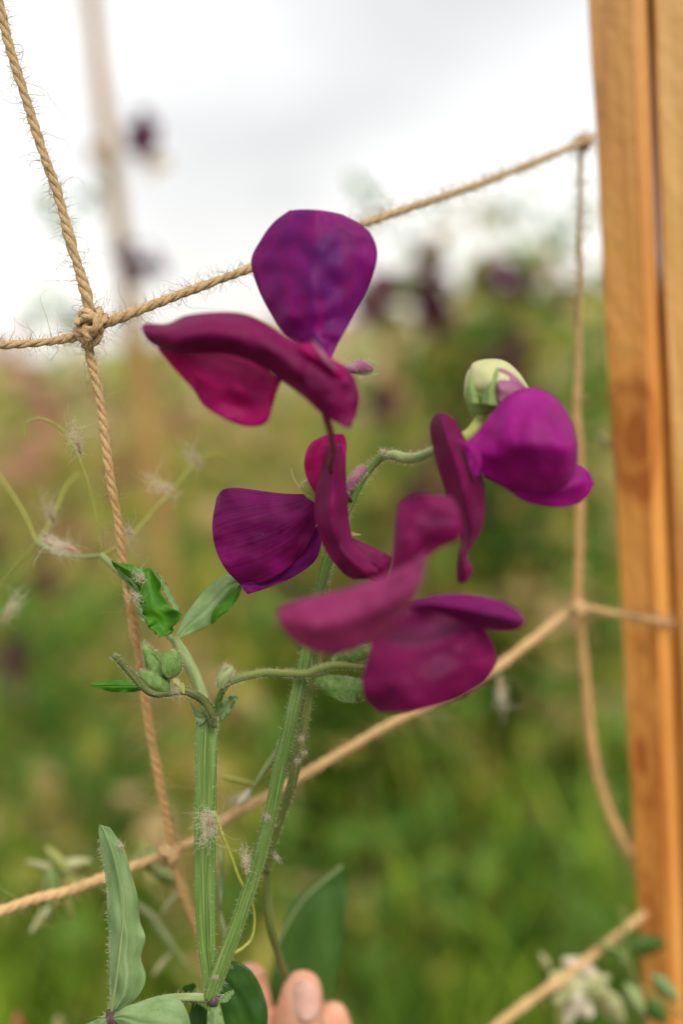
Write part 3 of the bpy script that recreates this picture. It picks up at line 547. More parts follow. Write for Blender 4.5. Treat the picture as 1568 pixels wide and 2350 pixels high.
# small green buds
calyx([(385, 1572, .279, .8), (368, 1545, .279, 2.4), (352, 1515, .279, 2.5), (336, 1490, .279, 1.2), (327, 1472, .279, .15)], [([(345, 1480, 350, 1500, [0]), (360, 1510, 378, 1500, [0]), (385, 1545, 388, 1545, [0])], .2765)], nh=260)
calyx([(392, 1556, .277, 1.2), (394, 1540, .277, 2.6), (395, 1520, .277, 2.9), (393, 1502, .277, 2.2), (388, 1494, .277, .4)], [([(378, 1500, 384, 1496, [0]), (372, 1520, 398, 1512, [-1]), (372, 1540, 400, 1530, [-1]), (385, 1556, 395, 1552, [0])], .2745)], nh=200)
calyx([(388, 1590, .277, .8), (370, 1572, .277, 2.4), (350, 1560, .277, 2.6), (330, 1548, .277, 1.6), (318, 1538, .277, .3)], [], nh=220)
calyx([(412, 1590, .276, .6), (410, 1575, .276, 1.0), (402, 1562, .276, .9), (398, 1556, .276, .3)], [([(420, 1592, 424, 1590, [0]), (414, 1578, 424, 1574, [0]), (418, 1566, 419, 1565, [0])], .275)], 'sepal_yellow', nh=60)
# small leaves and stipules
LK = dict(ruf=.8, rk=3, crease=.5)
sheet('leaf', [(205, 1570, 206, 1573, [0]), (245, 1563, 250, 1585, [1, 0, 1]), (285, 1560, 290, 1588, [2, 0, 1]), (320, 1564, 325, 1584, [1, 0, 1]), (335, 1572, 336, 1577, [0])], .281, M['leaf_green'], plant, **LK)
sheet('leaf', [(500, 1652, 504, 1655, [0]), (502, 1628, 518, 1645, [0]), (515, 1605, 535, 1622, [0, 1]), (535, 1593, 546, 1598, [0])], .288, M['leaf_pale'], plant, **LK)
sheet('stipule', [(470, 1640, 474, 1650, [0]), (448, 1625, 455, 1665, [0]), (430, 1598, 445, 1632, [1]), (426, 1585, 430, 1590, [1])], .284, M['leaf_pale'], plant, **LK)
sheet('leaf', [(257, 1287, 262, 1290, [0]), (283, 1322, 312, 1299, [2, -1, 1]), (312, 1352, 350, 1307, [3, 0, 2, 3]), (320, 1382, 368, 1345, [2, 0, 1, -2]), (322, 1410, 383, 1386, [3, 0, 0, 2]), (342, 1436, 413, 1408, [0, 1, 1, -3]), (362, 1458, 398, 1442, [-2, 1, 2]), (382, 1459, 388, 1455, [1])],
      .281, M['leaf_green'], plant, ruf=1.4, rk=4, crease=-.4, teeth=4.5, nu=60, nv=26)
sheet('leaf_edge', [(256, 1286, 260, 1292, [0]), (276, 1322, 290, 1322, [2, 0]), (306, 1354, 318, 1352, [3, 1]), (314, 1384, 324, 1384, [3, 1]), (320, 1412, 328, 1410, [2, 1]), (340, 1437, 350, 1432, [1]), (358, 1456, 364, 1450, [0])], .2815, M['leaf_pale'], plant, ruf=.4, teeth=2)
sheet('leaf_edge', [(352, 1306, 356, 1312, [0]), (366, 1322, 374, 1326, [1, 2]), (372, 1348, 384, 1346, [0, 3]), (386, 1378, 398, 1374, [0, 3]), (404, 1402, 414, 1404, [0, 2]), (408, 1412, 413, 1412, [0])], .2825, M['leaf_pale'], plant, ruf=.5, teeth=2)
sheet('leaf', [(404, 1458, 410, 1465, [0]), (424, 1415, 440, 1452, [2, 0, 1]), (452, 1376, 478, 1436, [2, -1, 0]), (480, 1346, 510, 1405, [2, -1, 0]), (508, 1322, 536, 1372, [2, -1, 0]), (535, 1322, 550, 1350, [1, 0]), (553, 1336, 555, 1340, [0])], .289, M['leaf_light'], plant, ruf=.8, rk=3, crease=.8)
sheet('leaf_edge', [(484, 1426, 488, 1432, [0]), (490, 1400, 504, 1416, [-1, -2]), (515, 1374, 528, 1396, [-1, -3]), (540, 1350, 548, 1368, [-1, -2]), (553, 1340, 555, 1344, [0])], .287, M['leaf_green'], plant, ruf=.5, rk=3)
# large lower leaves
sheet('leaf', [(229, 1892, 236, 1894, [0]), (227, 1915, 254, 1902, [0, -1]), (231, 1955, 281, 1940, [1, -2, 0]), (240, 2000, 298, 1990, [1, -2, 1]), (246, 2060, 314, 2050, [1, -2, -1, 2]), (248, 2110, 322, 2110, [1, -3, -1, 3]), (250, 2160, 333, 2150, [1, -3, -1, 0]), (250, 2200, 325, 2195, [1, -3, -1, 2]), (251, 2240, 334, 2242, [1, -3, -1, 0]), (251, 2278, 318, 2285, [1, -2, 1]), (253, 2306, 285, 2312, [0, -1, 0]), (257, 2322, 262, 2324, [0])],
      .277, M['leaf_pale'], plant, ruf=.6, rk=4, crease=-.9, nu=90, nv=30, teeth=1.0)
mb = MB(); stem(mb, [(256, 2322, .2755, .45), (268, 2240, .2735, .35), (279, 2150, .2735, .28), (284, 2060, .2745, .2), (262, 1960, .2755, .12)], 40, sides=8); mb.build('leaf_vein', M['stem_pale'], plant)
for k, (s, sl_) in enumerate(((1, 0),)):
    q = [P(x, y, .2775) for x, y in ((228, 1915), (232, 1960), (241, 2010), (246, 2070), (248, 2110), (249.5, 2160), (250, 2200), (250.5, 2250), (252, 2300), (256, 2320))]
    q = [Vector(a) for a in cr([tuple(a) for a in q], 60)]; hairs(hb, q, [.0001] * 60, 260, .0005, .0014, .00004, .2)
sheet('leaf', [(258, 2332, 260, 2338, [0]), (290, 2308, 285, 2360, [-1, -2, 0]), (330, 2297, 330, 2400, [0, -3, -1]), (375, 2284, 370, 2430, [0, -3, -1]), (412, 2292, 405, 2450, [0, -2, -1]), (434, 2335, 425, 2450, [0]), (445, 2400, 440, 2440, [0])], .275, M['leaf_pale'], plant, ruf=.5, rk=2, crease=.8)
sheet('leaf', [(250, 2332, 252, 2336, [0]), (225, 2338, 230, 2370, [0]), (195, 2350, 200, 2390, [1]), (170, 2368, 172, 2375, [1])], .276, M['leaf_pale'], plant, ruf=.5)
mb = MB(); p, r = stem(mb, [(252, 2318, .276, 1.1), (256, 2335, .276, 1.5), (262, 2350, .276, 1.2)], 16, sides=12); mb.build('node', M['node_purple'], plant); mb = MB(); p2, r2 = stem(mb, [(478, 2286, .2785, 1.2), (490, 2292, .2785, 2.0), (502, 2296, .2785, 1.4)], 16, sides=12); mb.build('node', M['node_purple'], plant); hairs(hb, p, r, 80, .001, .004, .00004, .25)
mb = MB(); p, r = stem(mb, [(258, 2335, .278, 1.0), (310, 2312, .279, 1.1), (370, 2293, .280, 1.15), (430, 2288, .280, 1.2), (486, 2290, .2795, 1.3)], 40, sides=14, ridges=4, ramp=.1); mb.build('petiole', M['stem_pale'], plant); hairs(hb, p, r, 120, .0005, .0015, .00004, .2)
sheet('stipule', [(484, 2296, 496, 2294, [0]), (476, 2325, 508, 2325, [0, -1, 0]), (478, 2370, 512, 2370, [0, -1, 0]), (492, 2420, 500, 2420, [0])], .279, M['leaf_pale'], plant, ruf=.3)
sheet('stipule', [(498, 2290, 504, 2300, [0]), (516, 2278, 522, 2298, [0]), (535, 2270, 538, 2276, [0])], .281, M['leaf_pale'], plant, ruf=.3)
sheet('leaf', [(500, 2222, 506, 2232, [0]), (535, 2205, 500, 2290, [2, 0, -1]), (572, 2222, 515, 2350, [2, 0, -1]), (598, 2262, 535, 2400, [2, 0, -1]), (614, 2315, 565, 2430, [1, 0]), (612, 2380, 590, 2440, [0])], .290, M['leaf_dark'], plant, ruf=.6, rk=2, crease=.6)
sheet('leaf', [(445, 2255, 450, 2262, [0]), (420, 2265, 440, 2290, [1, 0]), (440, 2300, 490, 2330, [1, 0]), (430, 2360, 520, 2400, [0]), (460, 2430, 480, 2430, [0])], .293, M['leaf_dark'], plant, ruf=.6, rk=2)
# tendrils
def tend(cs, mat='stem', n=60, hair=0):
    mb = MB()
    p, r = stem(mb, cs, n, sides=8)
    if hair: hairs(hb, p, r, hair, .0005, .0012, .00004, .2)
    return mb.build('tendril', M[mat], plant)
M['tendril'] = noisy('tendril_green', [(.3, (.22, .26, .03)), (.7, (.40, .38, .08))], nscale=4, rough=.45)
tend([(478, 1905, .2765, .5), (488, 1880, .2762, .55), (492, 1862, .276, .45), (500, 1885, .276, .42), (515, 1925, .276, .45), (535, 1975, .277, .42), (552, 2020, .278, .45), (575, 2060, .281, .4), (584, 2105, .283, .42), (578, 2150, .283, .45), (560, 2172, .282, .5), (536, 2186, .281, .6), (524, 2188, .280, .5)], 'tendril', 90)
tend([(56, 1002, 0.303, 0.22), (55, 985, 0.303, 0.29), (68, 966, 0.303, 0.32), (100, 962, 0.303, 0.36), (140, 985, 0.303, 0.40), (172, 1035, 0.303, 0.43), (200, 1105, 0.304, 0.43), (218, 1180, 0.305, 0.43), (229, 1250, 0.306, 0.50), (232, 1272, 0.307, 0.50)], 'tendril', 90)
tend([(232, 1275, 0.307, 0.58), (180, 1278, 0.312, 0.65), (130, 1268, 0.317, 0.72), (86, 1245, 0.322, 0.72)], 'stem_pale')
tend([(86, 1245, 0.322, 0.50), (50, 1170, 0.327, 0.50), (0, 1095, 0.332, 0.47), (-30, 1060, 0.335, 0.36)], 'tendril')
tend([(86, 1245, 0.322, 0.50), (40, 1300, 0.327, 0.43), (0, 1345, 0.332, 0.43), (-30, 1375, 0.332, 0.36)], 'tendril')
tend([(86, 1245, 0.322, 0.43), (125, 1180, 0.330, 0.50), (150, 1120, 0.337, 0.43), (180, 1085, 0.342, 0.36)], 'tendril')
tend([(232, 1275, 0.307, 0.43), (290, 1240, 0.317, 0.36), (350, 1175, 0.324, 0.50), (400, 1120, 0.330, 0.43), (450, 1062, 0.337, 0.36), (500, 1040, 0.342, 0.29), (540, 1075, 0.347, 0.22)], 'tendril')
# ------------ flowers
def flower(name, c, label, mat='sepal', n=30):
    mb = MB(); p, r = stem(mb, c, n, sides=12); o = mb.build(name, M[mat], plant); o['label'] = label; return o
D5 = [5, -1, -3, -1, 4]
FA = flower('flower', [(738, 925, .243, .9), (748, 955, .246, .9), (760, 1000, .249, .85), (764, 1040, .252, .8), (758, 1075, .257, .7), (775, 1110, .268, .6), (806, 1150, .274, .6)], 'topmost bloom with a tall upright petal and a long drooping one', 'stem_red')
sheet('standard_petal', [(742, 818, 762, 822, [0]), (700, 795, 776, 790, [3, 0, 1]), (652, 765, 792, 762, [6, 1, 0, 2]), (622, 720, 818, 715, [8, 1, -1, 1, 4]), (594, 665, 847, 662, [10, 2, -1, 1, 5]), (577, 600, 866, 588, [9, 3, 0, 1, 5], (0, -6)), (601, 548, 853, 540, [8, 3, 1, 2, 5], (0, -6)),
      (630, 510, 825, 514, [8, 4, 2, 3, 6], (0, -10)), (665, 484, 785, 493, [8, 5, 4, 5, 7], (-2, -6))], .256, M['petal_violet'], FA, ruf=.7, rk=2, crease=-.8, bump=.8, nu=60, nv=34)
sheet('wing_petal', [(323, 752, 328, 766, [2, 0, 3]), (336, 744, 348, 790, [4, 0, 3]), (384, 745, 396, 808, [4, -2, -3, -1, 7]), (428, 725, 446, 812, D5), (500, 717, 516, 812, D5), (560, 722, 582, 832, D5), (612, 744, 636, 866, D5), (662, 776, 690, 905, [4, -2, -4, -2, 3]), (715, 798, 728, 940, [3, -2, -3, -2, 2]), (768, 830, 758, 962, [2, -1, -2, -1, 1]), (808, 858, 782, 975, [2, 0, 0, 1]), (825, 905, 796, 982, [1]), (818, 950, 806, 980, [1])],
      .241, M['petal_wine'], FA, ruf=.5, rk=1.5, bump=.8, nu=80, nv=30, ph=1)
sheet('wing_petal', [(356, 780, 366, 806, [4, 0]), (400, 780, 404, 852, [6, 2, 0, 0, 1]), (440, 785, 442, 892, [8, 2, 0, 1, 2]), (470, 790, 470, 932, [8, 3, 0, 1, 2]), (515, 795, 518, 962, [8, 3, 0, 1, 1]), (560, 810, 562, 978, [8, 3, 0, 1, 1]), (595, 830, 598, 977, [6, 2, 0, 1]), (618, 855, 618, 962, [4, 1, 0, 1]), (634, 866, 626, 930, [0, 1]), (648, 872, 640, 885, [0])], .2475, M['petal_magenta'], FA, ruf=.4, bump=1.0, ph=2, nu=60, nv=26)
sheet('keel_petal', [(680, 800, 688, 812, [0]), (700, 788, 712, 835, [0, -2, 0]), (730, 795, 745, 858, [0, -3, 0]), (760, 822, 775, 880, [0, -2, 0]), (790, 838, 800, 880, [0])], .2405, M['petal_magenta'], FA, bump=.5)
mb = MB(); stem(mb, [(716, 778, .2375, .15), (732, 802, .237, .45), (748, 826, .237, .5), (772, 850, .2375, .2)], 20, sides=8, flat=.5); mb.build('stamen', M['bud_pink'], FA)
mb, q = spindle([(770, 848, .262, .8), (800, 846, .264, 1.3), (832, 842, .266, 1.8), (856, 848, .267, .6)]); mb.build('calyx', M['bud_pink'], FA); hairs(hb, q[0], q[1], 200, .0008, .0022, .00003, .3)
sheet('sepal', [(800, 835, 802, 842, [0]), (830, 826, 834, 840, [0]), (866, 834, 868, 838, [0])], .266, M['stem_pale'], FA); sheet('sepal', [(800, 850, 802, 856, [0]), (835, 852, 836, 862, [0]), (868, 856, 869, 859, [0])], .267, M['stem_pale'], FA)

FB = flower('flower', [(735, 1160, .272, .6), (725, 1140, .272, 1.6), (708, 1130, .272, 1.4), (700, 1122, .272, .5)], 'middle left bloom with a broad spotted petal and a long narrow blade', 'sepal_yellow')
sheet('standard_petal', [(726, 1130, 733, 1142, [0]), (688, 1134, 731, 1180, [2, 0, 0]), (640, 1132, 716, 1232, [3, -1, -1, 0]), (588, 1125, 685, 1282, [4, -1, -2, 0, 3]), (542, 1120, 636, 1322, [4, -1, -2, -1, 3], (-8, 4)), (512, 1124, 590, 1342, [4, 0, -1, 0, 3], (-22, 8)), (498, 1142, 553, 1343, [5, 1, 0, 1, 4], (-32, 12))],
      .275, M['petal_deep'], FB, ruf=.5, rk=2, bump=1.1, nu=60, nv=40, ph=.4)
sheet('wing_petal', [(733, 1200, 739, 1212, [0]), (712, 1225, 737, 1252, [0]), (685, 1262, 722, 1288, [0]), (640, 1300, 680, 1320, [0]), (592, 1330, 625, 1345, [0]), (556, 1340, 585, 1358, [0]), (560, 1354, 568, 1363, [0])], .279, M['petal_violet'], FB, ruf=.4)
sheet('wing_petal', [(735, 1150, 796, 1150, [3, 0, 2]), (706, 1100, 794, 1095, [3, 0, 1]), (699, 1058, 794, 1050, [3, 0, 0, 2]), (712, 1020, 795, 1015, [3, 0, 0, 2], (0, -5)), (742, 1000, 788, 996, [2, 0, 1], (0, -2))], .264, M['petal_magenta'], FB, bump=.6, ph=4)
sheet('keel_petal', [(752, 1020, 786, 1018, [3, 0, 3]), (738, 1075, 793, 1075, [4, -1, 3]), (724, 1135, 797, 1145, [4, -2, 3]), (724, 1190, 803, 1205, [4, -2, 3]), (738, 1240, 815, 1250, [4, -2, 2]), (762, 1285, 845, 1285, [3, -2, 1]), (792, 1318, 868, 1308, [2, -1, 0]), (812, 1330, 875, 1325, [1])], .2595, M['petal_wine'], FB, bump=.6, ph=5, nu=60)
sheet('keel_petal', [(798, 1228, 792, 1250, [0]), (835, 1246, 815, 1300, [0, -2, 0]), (870, 1262, 850, 1330, [0, -2, 0]), (900, 1278, 885, 1335, [0])], .266, M['petal_wine'], FB, bump=.6, ph=6)
mb, q = spindle([(728, 1134, .270, .9), (714, 1122, .270, 1.6), (698, 1114, .270, 1.3), (688, 1108, .270, .2)], flat=.6); mb.build('calyx', M['sepal_yellow'], FB); hairs(hb, q[0], q[1], 60, .0005, .0014, .00004, .3)
mb = MB(); stem(mb, [(712, 1130, .270, .1), (690, 1118, .270, .08), (674, 1098, .270, .08), (668, 1075, .270, .05)], 20, sides=5); mb.build('sepal', M['fluff'], FB)
sheet('sepal', [(800, 1215, 802, 1230, [0]), (812, 1222, 812, 1230, [0]), (828, 1226, 829, 1228, [0])], .268, M['sepal_yellow'], FB)

FC = flower('flower', [(1110, 945, .262, 1.4), (1100, 968, .261, 1.5), (1082, 992, .259, 1.5), (1062, 1008, .257, 1.5), (1052, 1015, .257, .8)], 'right hand bloom with a round glossy purple petal under a cream bud', 'sepal_yellow')
sheet('standard_petal', [(1070, 1016, 1080, 1036, [2, 0, 2]), (1098, 990, 1098, 1075, [3, -1, 2]), (1130, 950, 1128, 1104, [4, -3, 3]), (1165, 908, 1172, 1124, [6, -4, -6, -2, 5]), (1210, 891, 1222, 1142, [8, -5, -8, -4, 6]), (1255, 900, 1268, 1146, [8, -5, -8, -4, 6]), (1292, 932, 1300, 1128, [8, -3, -6, -2, 6], (5, 0)), (1314, 972, 1318, 1095, [8, 0, -2, 0, 6], (8, 0))],
      .249, M['petal_purple'], FC, bump=1.0, nu=60, nv=34, ph=7)
sheet('standard_petal', [(1108, 1080, 1112, 1098, [0]), (1150, 1080, 1160, 1120, [0]), (1205, 1085, 1200, 1148, [0, -1, 0]), (1260, 1085, 1255, 1162, [0, -2, 0]), (1305, 1072, 1310, 1160, [0, -2, 0]), (1330, 1068, 1345, 1142, [1, -1, 1]), (1352, 1082, 1364, 1112, [1])], .254, M['petal_purple'], FC, bump=.6, ph=8)
sheet('wing_petal', [(996, 955, 1030, 953, [4, 0, 4], (0, -6)), (989, 980, 1050, 975, [5, -2, 5]), (996, 1035, 1078, 1030, [6, -3, 5]), (1012, 1095, 1106, 1090, [6, -3, 5]), (1030, 1150, 1114, 1150, [6, -3, 5]), (1052, 1200, 1108, 1205, [5, -2, 4]), (1060, 1240, 1088, 1248, [3, -1, 3]), (1053, 1275, 1073, 1275, [2, -1, 2]), (1050, 1310, 1084, 1308, [2, -1, 2]), (1052, 1338, 1072, 1334, [1])], .250, M['petal_wine'], FC, bump=.6, ph=9, nu=70)
sheet('keel_petal', [(1045, 1010, 1060, 1012, [0]), (1068, 1035, 1098, 1030, [0, -1, 0]), (1078, 1070, 1105, 1062, [0]), (1090, 1095, 1100, 1092, [0])], .2485, M['petal_purple'], FC, bump=.6)
mb, q = spindle([(1108, 948, .263, 1.8), (1105, 925, .264, 4.0), (1112, 895, .264, 5.4), (1122, 868, .264, 5.7), (1130, 845, .264, 4.2), (1134, 830, .264, 1.4)], 40, 26, ridges=3, ramp=.03); mb.build('bud', M['bud_cream'], FC)
sheet('bud_petal', [(1080, 868, 1074, 900, [4]), (1084, 836, 1082, 930, [3, -1, 1]), (1118, 825, 1112, 945, [5, -3, -4, -1, 3]), (1158, 829, 1150, 945, [5, -3, -4, -1, 3]), (1190, 855, 1176, 940, [4, -2, -2, 3]), (1214, 891, 1200, 935, [4])], .2595, M['bud_cream'], FC, bump=.4, nu=40, nv=24)
sheet('bud_petal', [(1122, 856, 1126, 872, [1]), (1150, 846, 1146, 925, [1, -2, -1]), (1180, 862, 1170, 932, [2, -1, 0]), (1209, 890, 1196, 932, [3])], .2562, M['bud_pink'], FC, bump=.3)
mb, q = spindle([(1110, 960, .262, 1.0), (1106, 940, .262, 3.2), (1108, 915, .262, 4.8), (1112, 900, .262, 4.9)], 20, 22, ridges=5, ramp=.05, caps=False)
for rws in ([(1104, 925, 1146, 932, [1, -2, 1]), (1112, 895, 1142, 900, [1, -2, 1]), (1128, 868, 1144, 872, [0, -1, 0]), (1141, 842, 1144, 843, [0])], [(1074, 925, 1100, 925, [1, -1, 1]), (1073, 895, 1092, 895, [1, -1, 1]), (1078, 862, 1080, 862, [1])], [(1140, 930, 1148, 948, [1]), (1162, 908, 1172, 922, [1]), (1196, 908, 1197, 912, [1])]): patch(mb, rws, .2552, nu=14, nv=8)
mb.build('calyx', M['sepal_light'], FC); hairs(hb, q[0], q[1], 160, .0005, .0012, .00004, .2)

FD = flower('flower', [(842, 1535, .268, .9), (856, 1515, .266, 1.1), (872, 1492, .264, 1.2)], 'lowest and nearest bloom with a blurred mauve petal across its top', 'sepal')
sheet('wing_petal', [(634, 1402, 640, 1425, [0]), (662, 1384, 668, 1465, [2, -1, 2]), (720, 1368, 722, 1496, [3, -2, 2]), (790, 1352, 785, 1500, [3, -2, 2]), (855, 1332, 845, 1478, [3, -2, 3]), (915, 1308, 900, 1440, [3, -2, 3]), (955, 1285, 940, 1395, [3, -1, 3]), (980, 1262, 972, 1325, [2, 0, 2])], .216, M['petal_mauve'], FD, bump=.8, ph=10)
sheet('wing_petal', [(890, 1330, 968, 1335, [2, 0, 2]), (900, 1275, 975, 1285, [2, 0, 2]), (904, 1235, 1005, 1258, [3, -1, 1, 2]), (907, 1200, 1052, 1238, [4, -1, 1, 2]), (913, 1170, 1062, 1205, [4, 0, 1, 2]), (927, 1148, 1052, 1165, [4, 1, 2]), (955, 1135, 1036, 1138, [3])], .229, M['petal_wine'], FD, bump=.8, ph=11)
sheet('standard_petal', [(885, 1395, 1000, 1366, [14, 30, 30, 18]), (864, 1448, 1070, 1402, [5, 22, 24, 14, 6]), (845, 1505, 1120, 1455, [3, 3, 3, 1, 4]), (832, 1560, 1138, 1508, [3, -2, -3, -1, 4]), (840, 1605, 1118, 1560, [3, -3, -4, -2, 4], (0, 4)), (868, 1634, 1060, 1600, [4, -2, -3, -1, 4], (0, 12))], .237, M['petal_wine'], FD, ruf=1.6, rk=1.5, bump=.7, nu=50, nv=40, ph=12)
sheet('wing_petal', [(935, 1388, 945, 1402, [4]), (985, 1370, 990, 1402, [2, -1, 2]), (1040, 1363, 1040, 1418, [2, -2, 2]), (1100, 1367, 1095, 1440, [3, -3, 3]), (1150, 1380, 1145, 1448, [3, -3, 3]), (1190, 1402, 1184, 1446, [2, -1, 2]), (1206, 1422, 1203, 1432, [1])], .236, M['petal_deep'], FD, bump=.5, ph=13)
tag(hb.build('fine_hairs', M['fluff'], plant), kind='stuff')
# ---------------------------------------------------------------- second plant: stalk going down into the fingers
pl2 = tag(empty('sweet_pea_plant', P(665, 2420, .34)), 'blurred stalk with a broad dark leaf leading down into the fingers', 'plant')
mb = MB(); stem(mb, [(616, 1990, .302, 1.1), (615, 2060, .306, 1.2), (622, 2130, .310, 1.25), (640, 2195, .325, 1.3), (656, 2245, .336, 1.4), (664, 2320, .346, 1.4), (668, 2460, .35, 1.4)], 50, sides=12); mb.build('stem', M['stem_mottle'], pl2)
a_ = P(672, 2455, .35); mb = MB(); tube(mb, [a_, a_ + Vector((.004, .004, -.1)), Vector((a_.x + .02, a_.y + .03, a_.z * .4)), Vector((a_.x + .03, a_.y + .05, -.02))], [.0014, .0018, .0024, .003], 10); mb.build('stem', M['stem_mottle'], pl2)
sheet('leaf', [(640, 2330, 670, 2350, [0]), (622, 2260, 735, 2330, [0, -3, 0]), (638, 2150, 775, 2230, [0, -3, 0]), (668, 2075, 792, 2130, [0, -3, 2]), (722, 2025, 795, 2050, [0]), (778, 1992, 788, 1998, [0])], .362, M['leaf_mid'], pl2, ruf=1, rk=2, crease=1)
mb = MB(); stem(mb, [(640, 2230, .35, .4), (640, 2160, .35, .4), (700, 2060, .35, .5), (775, 1995, .35, .6), (785, 1985, .35, .4)], 30, sides=8); mb.build('leaf_vein', M['stem_pale'], pl2)
# ---------------------------------------------------------------- small blurred growth behind
def dried(name, px, py, d, label, parts, seed, mats=('sepal_yellow', 'stem_pale')):
    rg = random.Random(seed); root = tag(empty(name, P(px, py, d)), label, 'dried flower', 'withered blossoms hanging behind the netting')
    for (x0, y0, x1, y1, w, mk) in parts:
        dx, dy = x1 - x0, y1 - y0; l = math.hypot(dx, dy); nx, ny = -dy / l * w, dx / l * w
        sheet('petal', [(x0 - nx * .2, y0 - ny * .2, x0 + nx * .2, y0 + ny * .2, [0]), (x0 + dx * .35 - nx, y0 + dy * .35 - ny, x0 + dx * .35 + nx, y0 + dy * .35 + ny, [3, -2, 3]), (x0 + dx * .7 - nx * .8, y0 + dy * .7 - ny * .8, x0 + dx * .7 + nx * .8, y0 + dy * .7 + ny * .8, [2, -2, 3]), (x1 - nx * .25, y1 - ny * .25, x1 + nx * .25, y1 + ny * .25, [0])],
              d + rg.uniform(-.004, .004), M[mk], root, nu=16, nv=10, bump=2, ph=seed)
    return root
dried('withered_blossom', 130, 2000, .36, 'yellow and pink withered blossom hanging behind the lower twine at far left', [(150, 2000, 105, 1942, 16, 'sepal_yellow'), (170, 2010, 60, 1975, 12, 'bud_cream'), (120, 2000, 210, 1975, 20, 'bud_cream'), (120, 1990, 120, 2080, 22, 'sepal_light'), (125, 2070, 70, 2140, 12, 'bud_cream'), (140, 2030, 200, 2020, 16, 'sepal_yellow'), (150, 2050, 165, 2110, 9, 'sepal_yellow')], 1)
dried('withered_blossom', 350, 2000, .35, 'pale green and yellow withered blossom beside the lower knot', [(330, 1990, 325, 1925, 16, 'sepal_yellow'), (300, 1975, 410, 1960, 24, 'sepal_light'), (330, 2000, 375, 2075, 18, 'sepal_yellow'), (360, 2000, 430, 2030, 14, 'sepal_light'), (430, 2030, 370, 2095, 8, 'bud_cream'), (330, 1960, 440, 2060, 10, 'bud_cream')], 2)
dried('withered_blossom', 1330, 2250, .40, 'white fluffy withered blossom low down left of the stake', [(1260, 2240, 1400, 2280, 40, 'bud_cream'), (1280, 2260, 1360, 2330, 30, 'fluff'), (1290, 2200, 1380, 2250, 24, 'fluff'), (1380, 2270, 1430, 2349, 26, 'bud_cream'), (1262, 2225, 1240, 2185, 9, 'bud_cream'), (1270, 2300, 1400, 2240, 26, 'bud_cream'), (1340, 2250, 1300, 2349, 22, 'fluff'), (1300, 2290, 1290, 2370, 22, 'sepal_yellow')], 3)
dried('withered_blossom', 600, 1790, .32, 'pale fluffy tuft and thin green stalk on the lower twine right of the winged stem', [(545, 1850, 575, 1810, 12, 'fluff'), (575, 1820, 650, 1700, 5, 'stem_pale'), (505, 1782, 590, 1800, 5, 'tendril'), (640, 1715, 655, 1700, 8, 'fluff'), (590, 1800, 640, 1750, 4, 'tendril')], 4)
dried('withered_blossom', 400, 2150, .36, 'straight pale stalk slanting behind the large lower leaf', [(330, 2080, 430, 2220, 10, 'stem_pale'), (310, 2070, 370, 2120, 8, 'bud_cream'), (350, 2240, 400, 2180, 8, 'bud_cream')], 5)
dried('withered_blossom', 40, 2340, .42, 'small orange bud in the bottom left corner', [(42, 2400, 40, 2320, 16, 'seed'), (44, 2420, 44, 2340, 10, 'sepal')], 6)
dried('withered_blossom', 135, 2350, .42, 'small pinkish orange bud beside the one in the bottom left corner', [(136, 2410, 134, 2330, 16, 'bud_cream'), (138, 2420, 136, 2345, 10, 'seed')], 7)
dried('withered_blossom', 1390, 1010, .40, 'small pinkish wisp at the left edge of the knotted stake', [(1372, 1000, 1410, 1030, 9, 'bud_cream'), (1370, 995, 1400, 1015, 5, 'fluff')], 8)
dried('withered_blossom', 510, 2100, .31, 'thin pale stalk standing just right of the winged stem', [(507, 1990, 506, 2110, 7, 'leaf_pale'), (505, 1930, 508, 2010, 6, 'stem_pale'), (507, 2090, 520, 2190, 7, 'stem_pale'), (520, 2140, 545, 2110, 5, 'seed')], 9)
# leafy growth at the foot of the stake
ft = tag(empty('weed', P(1480, 2300, .40)), 'small green leafed weed growing over the foot of the knotted stake', 'plant')
for k, (a, b, w, mk) in enumerate([((1440, 2170), (1530, 2165), 24, 'leaf_mid'), ((1450, 2230), (1400, 2160), 8, 'sepal_light'), ((1490, 2230), (1560, 2300), 18, 'leaf_pale'), ((1440, 2190), (1370, 2160), 8, 'sepal_light'), ((1480, 2290), (1530, 2349), 20, 'leaf_mid'), ((1430, 2250), (1480, 2330), 20, 'stem_pale')]):
    dx, dy = b[0] - a[0], b[1] - a[1]; l = math.hypot(dx, dy); nx, ny = -dy / l * w, dx / l * w
    sheet('leaf', [(a[0], a[1], a[0] + 2, a[1] + 2, [0]), (a[0] + dx * .4 - nx, a[1] + dy * .4 - ny, a[0] + dx * .4 + nx, a[1] + dy * .4 + ny, [3, 0, 3]), (a[0] + dx * .75 - nx * .7, a[1] + dy * .75 - ny * .7, a[0] + dx * .75 + nx * .7, a[1] + dy * .75 + ny * .7, [3, 0, 3]), (b[0], b[1], b[0] + 2, b[1], [2])], .405 - .004 * k, M[mk], ft, nu=16, nv=10)
mb = MB(); stem(mb, [(1500, 2420, .40, 1.2), (1470, 2300, .395, 1.0), (1440, 2190, .395, .9), (1425, 2080, .397, .6)], 30, sides=8); stem(mb, [(1460, 2260, .395, .9), (1520, 2300, .393, .8), (1568, 2330, .39, .7)], 20, sides=8); mb.build('stem', M['stem_mottle'], ft)
